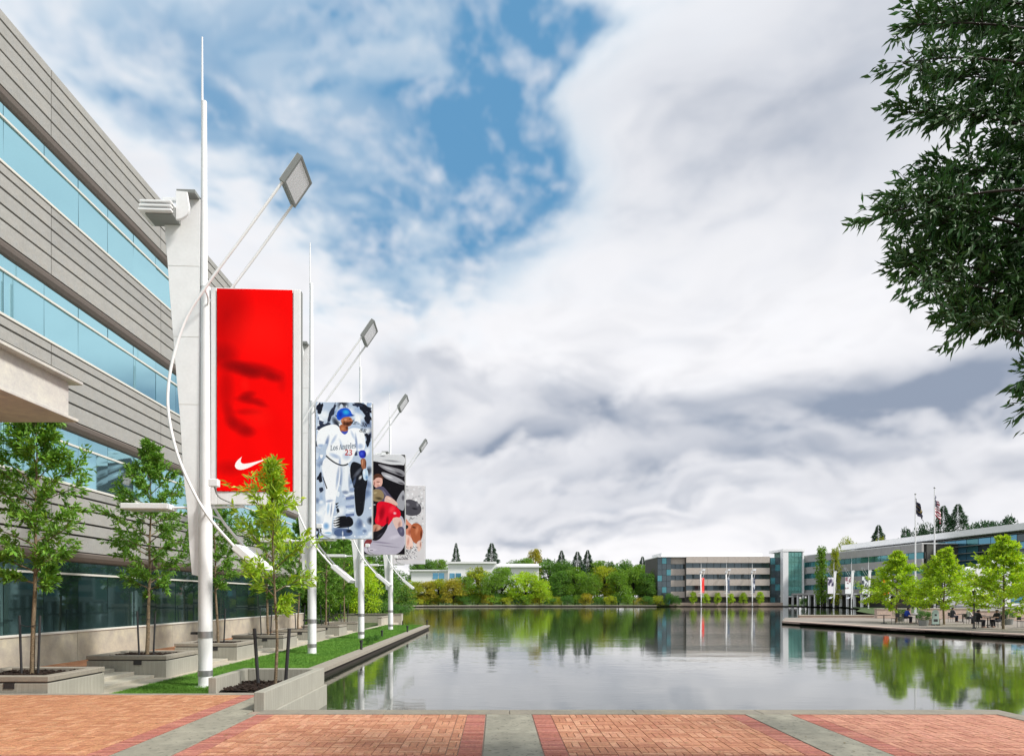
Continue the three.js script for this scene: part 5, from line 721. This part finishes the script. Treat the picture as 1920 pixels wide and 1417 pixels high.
  copy(t0, [36.0, 0.03, 49.2], 0, 'round dark table before the pair of seated people'); copy(t0, [38.6, 0.03, 52.5], 0, 'round dark table behind the lamp post'); copy(t0, [37.4, 0.03, 47.2], 0, 'round dark table at the right lime tree'); copy(t0, [32.6, 0.03, 56.5], 0, 'round dark table left of the leftmost lime trunk');
  const c0 = thing('patio_chair', 'dark patio chair carrying the person in blue', 'chair', [35.1, 0.03, 57.6], 1.4, 'patio chairs'); { mesh('seat', rbx(-0.22, 0.22, 0.42, 0.46, -0.22, 0.22, 0.015), M.darkMetal, c0); mesh('backrest', rbx(-0.22, 0.22, 0.55, 0.86, 0.2, 0.23, 0.012), M.darkMetal, c0); for (const [x, z] of [[-0.2, -0.2], [0.2, -0.2], [-0.2, 0.2], [0.2, 0.2]]) mesh('leg', cyl(x, 0, z > 0 ? 0.86 : 0.42, z, 0.014, 0.014, 6), M.darkMetal, c0); }
  [[35.1, 49.0, 1.5, 'dark patio chair under the left one of the pair'], [36.9, 49.4, -1.4, 'dark patio chair under the right one of the pair'], [38.3, 47.0, -1.3, 'dark patio chair under the person at the right edge'], [37.8, 52.6, 1.5, 'empty dark chair behind the lamp post'], [39.4, 52.4, -1.5, 'empty dark chair right of the far table'], [33.5, 56.4, -1.4, 'empty dark chair near the leftmost lime trunk'], [36.9, 57.7, -1.6, 'empty dark chair facing the person in blue']].forEach(([x, z, a, l]) => copy(c0, [x, 0.03, z], a, l));
  // people: one smooth body each, clothes as a thicker skin over parts of it
  const field = (bones, R, cell) => {
    const mc = new MarchingCubes(cell, new THREE.MeshStandardMaterial(), false, false, 60000), n = cell, f = mc.field; mc.isolation = 0;
    for (let z = 0; z < n; z++) for (let y = 0; y < n; y++) for (let x = 0; x < n; x++) {
      const p = [(x / n * 2 - 1) * R, (y / n * 2 - 1) * R, (z / n * 2 - 1) * R]; let d = 9;
      for (const [a, b, ra, rb] of bones) { const ab = [b[0] - a[0], b[1] - a[1], b[2] - a[2]], ap = [p[0] - a[0], p[1] - a[1], p[2] - a[2]], t = sat((ab[0] * ap[0] + ab[1] * ap[1] + ab[2] * ap[2]) / (ab[0] ** 2 + ab[1] ** 2 + ab[2] ** 2 + 1e-9)), q = Math.hypot(ap[0] - ab[0] * t, ap[1] - ab[1] * t, ap[2] - ab[2] * t) - mix(ra, rb, t), k = 0.035, h = sat(0.5 + 0.5 * (d - q) / k); d = mix(d, q, h) - k * h * (1 - h); }
      f[z * n * n + y * n + x] = -d;
    }
    mc.update(); const c = mc.count, g = new THREE.BufferGeometry(), pa = new Float32Array(c * 3); for (let i = 0; i < c * 3; i++) pa[i] = mc.positionArray[i] * R;
    g.setAttribute('position', new THREE.BufferAttribute(pa, 3)); g.setAttribute('normal', new THREE.BufferAttribute(mc.normalArray.slice(0, c * 3), 3)); g.setAttribute('uv', new THREE.BufferAttribute(new Float32Array(c * 2), 2)); return g;
  };
  const seated = (label, [x, Z], turn, shirt, trouser, hair, lean) => {   // facing local +z, seat at 0.46
    const p = thing('person', label, 'person', [x, 0.03, Z], turn, 'people seated on the patio'), y = -0.65, hip = [0, 0.55 + y, 0], ch = [0, 0.93 + y, lean * 0.35], nk = [0, 1.06 + y, lean * 0.5], hd = [0, 1.2 + y, lean * 0.62];
    const arm = (s) => [[[s * 0.19, 0.99 + y, lean * 0.42], [s * 0.24, 0.74 + y, lean * 0.42 + 0.1], 0.05, 0.042], [[s * 0.24, 0.74 + y, lean * 0.42 + 0.1], [s * 0.12, 0.76 + y, lean * 0.42 + 0.34], 0.042, 0.03]], fingers = (s) => [0, 1, 2, 3, 4].map((k) => [[s * (0.12 - (k - 2) * 0.018), 0.76 + y, lean * 0.42 + 0.36], [s * (0.11 - (k - 2) * 0.022), 0.745 + y, lean * 0.42 + (k === 0 ? 0.4 : 0.44)], 0.012, 0.01]);
    const leg = (s) => [[[s * 0.09, 0.53 + y, 0.02], [s * 0.11, 0.52 + y, 0.42], 0.085, 0.06], [[s * 0.11, 0.52 + y, 0.42], [s * 0.11, 0.1 + y, 0.4], 0.058, 0.04], [[s * 0.11, 0.06 + y, 0.38], [s * 0.12, 0.05 + y, 0.54], 0.045, 0.035]];
    const torso = [[hip, ch, 0.14, 0.16], [[-0.15, 0.99 + y, lean * 0.42], [0.15, 0.99 + y, lean * 0.42], 0.065, 0.065]], head = [[ch, nk, 0.06, 0.055], [[0, 1.15 + y, lean * 0.6 + 0.02], hd, 0.08, 0.095], [[0, 1.17 + y, lean * 0.62 + 0.09], [0, 1.16 + y, lean * 0.62 + 0.11], 0.018, 0.014], [[-0.095, 1.18 + y, lean * 0.6], [0.095, 1.18 + y, lean * 0.6], 0.02, 0.02]];
    const up = (g) => { g.translate(0, -y, 0); return g; }, fat = (b, k) => b.map(([a, c, r0, r1]) => [a, c, r0 + k, r1 + k]);
    mesh('body', up(field([...torso, ...head, ...arm(1), ...arm(-1), ...fingers(1), ...fingers(-1), ...leg(1), ...leg(-1)], 0.72, 58)), S(lin(0.45, 0.27, 0.2)), p);
    mesh('shirt', up(field([...fat(torso, 0.018), ...fat([arm(1)[0], arm(-1)[0]], 0.016)], 0.72, 44)), S(shirt), p); mesh('trousers', up(field([...fat([leg(1)[0], leg(1)[1], leg(-1)[0], leg(-1)[1]], 0.016), [[-0.07, 0.53 + y, 0], [0.07, 0.53 + y, 0], 0.14, 0.14]], 0.72, 44)), S(trouser), p);
    mesh('hair', up(field([[[0, 1.23 + y, lean * 0.62 - 0.02], [0, 1.25 + y, lean * 0.62], 0.1, 0.098]], 0.72, 44)), S(hair), p);
    return p;
  };
  seated('person in a blue top leaning over a table on the patio', [35.1, 57.6], 1.4, lin(0.02, 0.06, 0.42), lin(0.03, 0.03, 0.05), lin(0.02, 0.015, 0.01), 0.35);
  [[40.2, 56.0, 'round dark table far back between the lime trunks'], [42.0, 60.5, 'round dark table before the pink stone wall'], [39.8, 49.6, 'round dark table right of the far chairs']].forEach(([x, z, l]) => copy(t0, [x, 0.03, z], 0, l));
  [[39.3, 56.0, 1.5, 'dark patio chair under the person in the white shirt'], [41.1, 60.6, 1.5, 'dark patio chair under the person in dark grey'], [42.9, 60.4, -1.5, 'empty dark chair before the pink stone wall'], [40.7, 49.5, -1.5, 'dark patio chair under the person in the brown top'], [38.9, 49.7, 1.5, 'empty dark chair at the right hand table']].forEach(([x, z, a, l]) => copy(c0, [x, 0.03, z], a, l));
  seated('person in a white shirt sitting behind the lamp post', [39.3, 56.0], 1.5, lin(0.6, 0.6, 0.6), lin(0.03, 0.03, 0.05), lin(0.05, 0.03, 0.02), 0.2); seated('person in dark grey sitting before the pink stone wall', [41.1, 60.6], 1.5, lin(0.05, 0.05, 0.06), lin(0.03, 0.03, 0.05), lin(0.02, 0.015, 0.01), 0.15); seated('person in a brown top sitting at the rearmost right table', [40.7, 49.5], -1.5, lin(0.1, 0.04, 0.03), lin(0.03, 0.03, 0.05), lin(0.02, 0.015, 0.01), 0.2);
  [[33.2, 52.2, 'low dark shrub tub left of the stone block'], [37.6, 62.5, 'low dark shrub tub before the left stone wall'], [41.6, 54.6, 'low dark shrub tub behind the far table']].forEach(([x, z, l], i) => { const b = thing('plant_tub', l, 'plant tub', [x, 0.03, z], i, 'plant tubs on the patio'); mesh('tub', cyl(0, 0, 0.45, 0, 0.3, 0.38, 16), M.greyMetal, b); const m = mesh('foliage', K.bush[i % 2].leaf, L.hedge, b); m.scale.setScalar(0.32); m.position.y = 0.4; });
  seated('person in black on the left of the pair at a table', [35.1, 49.0], 1.5, lin(0.015, 0.015, 0.02), lin(0.02, 0.02, 0.03), lin(0.02, 0.015, 0.01), 0.12); seated('person in black on the right of the pair at a table', [36.9, 49.4], -1.4, lin(0.02, 0.02, 0.022), lin(0.03, 0.03, 0.04), lin(0.03, 0.02, 0.015), 0.15); seated('person in a dark top sitting at the right edge of the view', [38.3, 47.0], -1.3, lin(0.02, 0.02, 0.03), lin(0.03, 0.03, 0.03), lin(0.02, 0.015, 0.01), 0.1);
}
// ---------------------------------------------------------------- fallen leaves and grit on the paving
{
  const r = rand(808), lv = new Leaves(), q = new THREE.Vector3(), d = new THREE.Vector3();
  for (let i = 0; i < 170; i++) { const u = r(), Z = u < 0.7 ? 8.1 + r() * 3 : 8.1 + r() * 5.2, x = u < 0.7 ? -4 + 12.2 * Math.pow(r(), 0.7) : -10 + r() * 5; q.set(x, 0.279 + r() * 0.006, -Z); const a = r() * 6.28; d.set(Math.cos(a), 0.12 * r(), Math.sin(a)).normalize(); lv.add(r, q, d, 0.03 + r() * 0.05, 0.014 + r() * 0.014); }
  const g = lv.build(), p = g.attributes.position; for (let i = 0; i < p.count; i++) p.setY(i, Math.max(0.2785, 0.2785 + (p.getY(i) - 0.2785) * 0.4)); g.computeVertexNormals();
  tag(mesh('fallen_leaves', g, new THREE.MeshStandardMaterial({ color: lin(0.2, 0.15, 0.05), vertexColors: true, roughness: 0.9, side: THREE.DoubleSide }), scene), 'small dry leaves scattered over the brick plaza', 'leaf litter', null, 'stuff');
}
renderer.render(scene, camera);
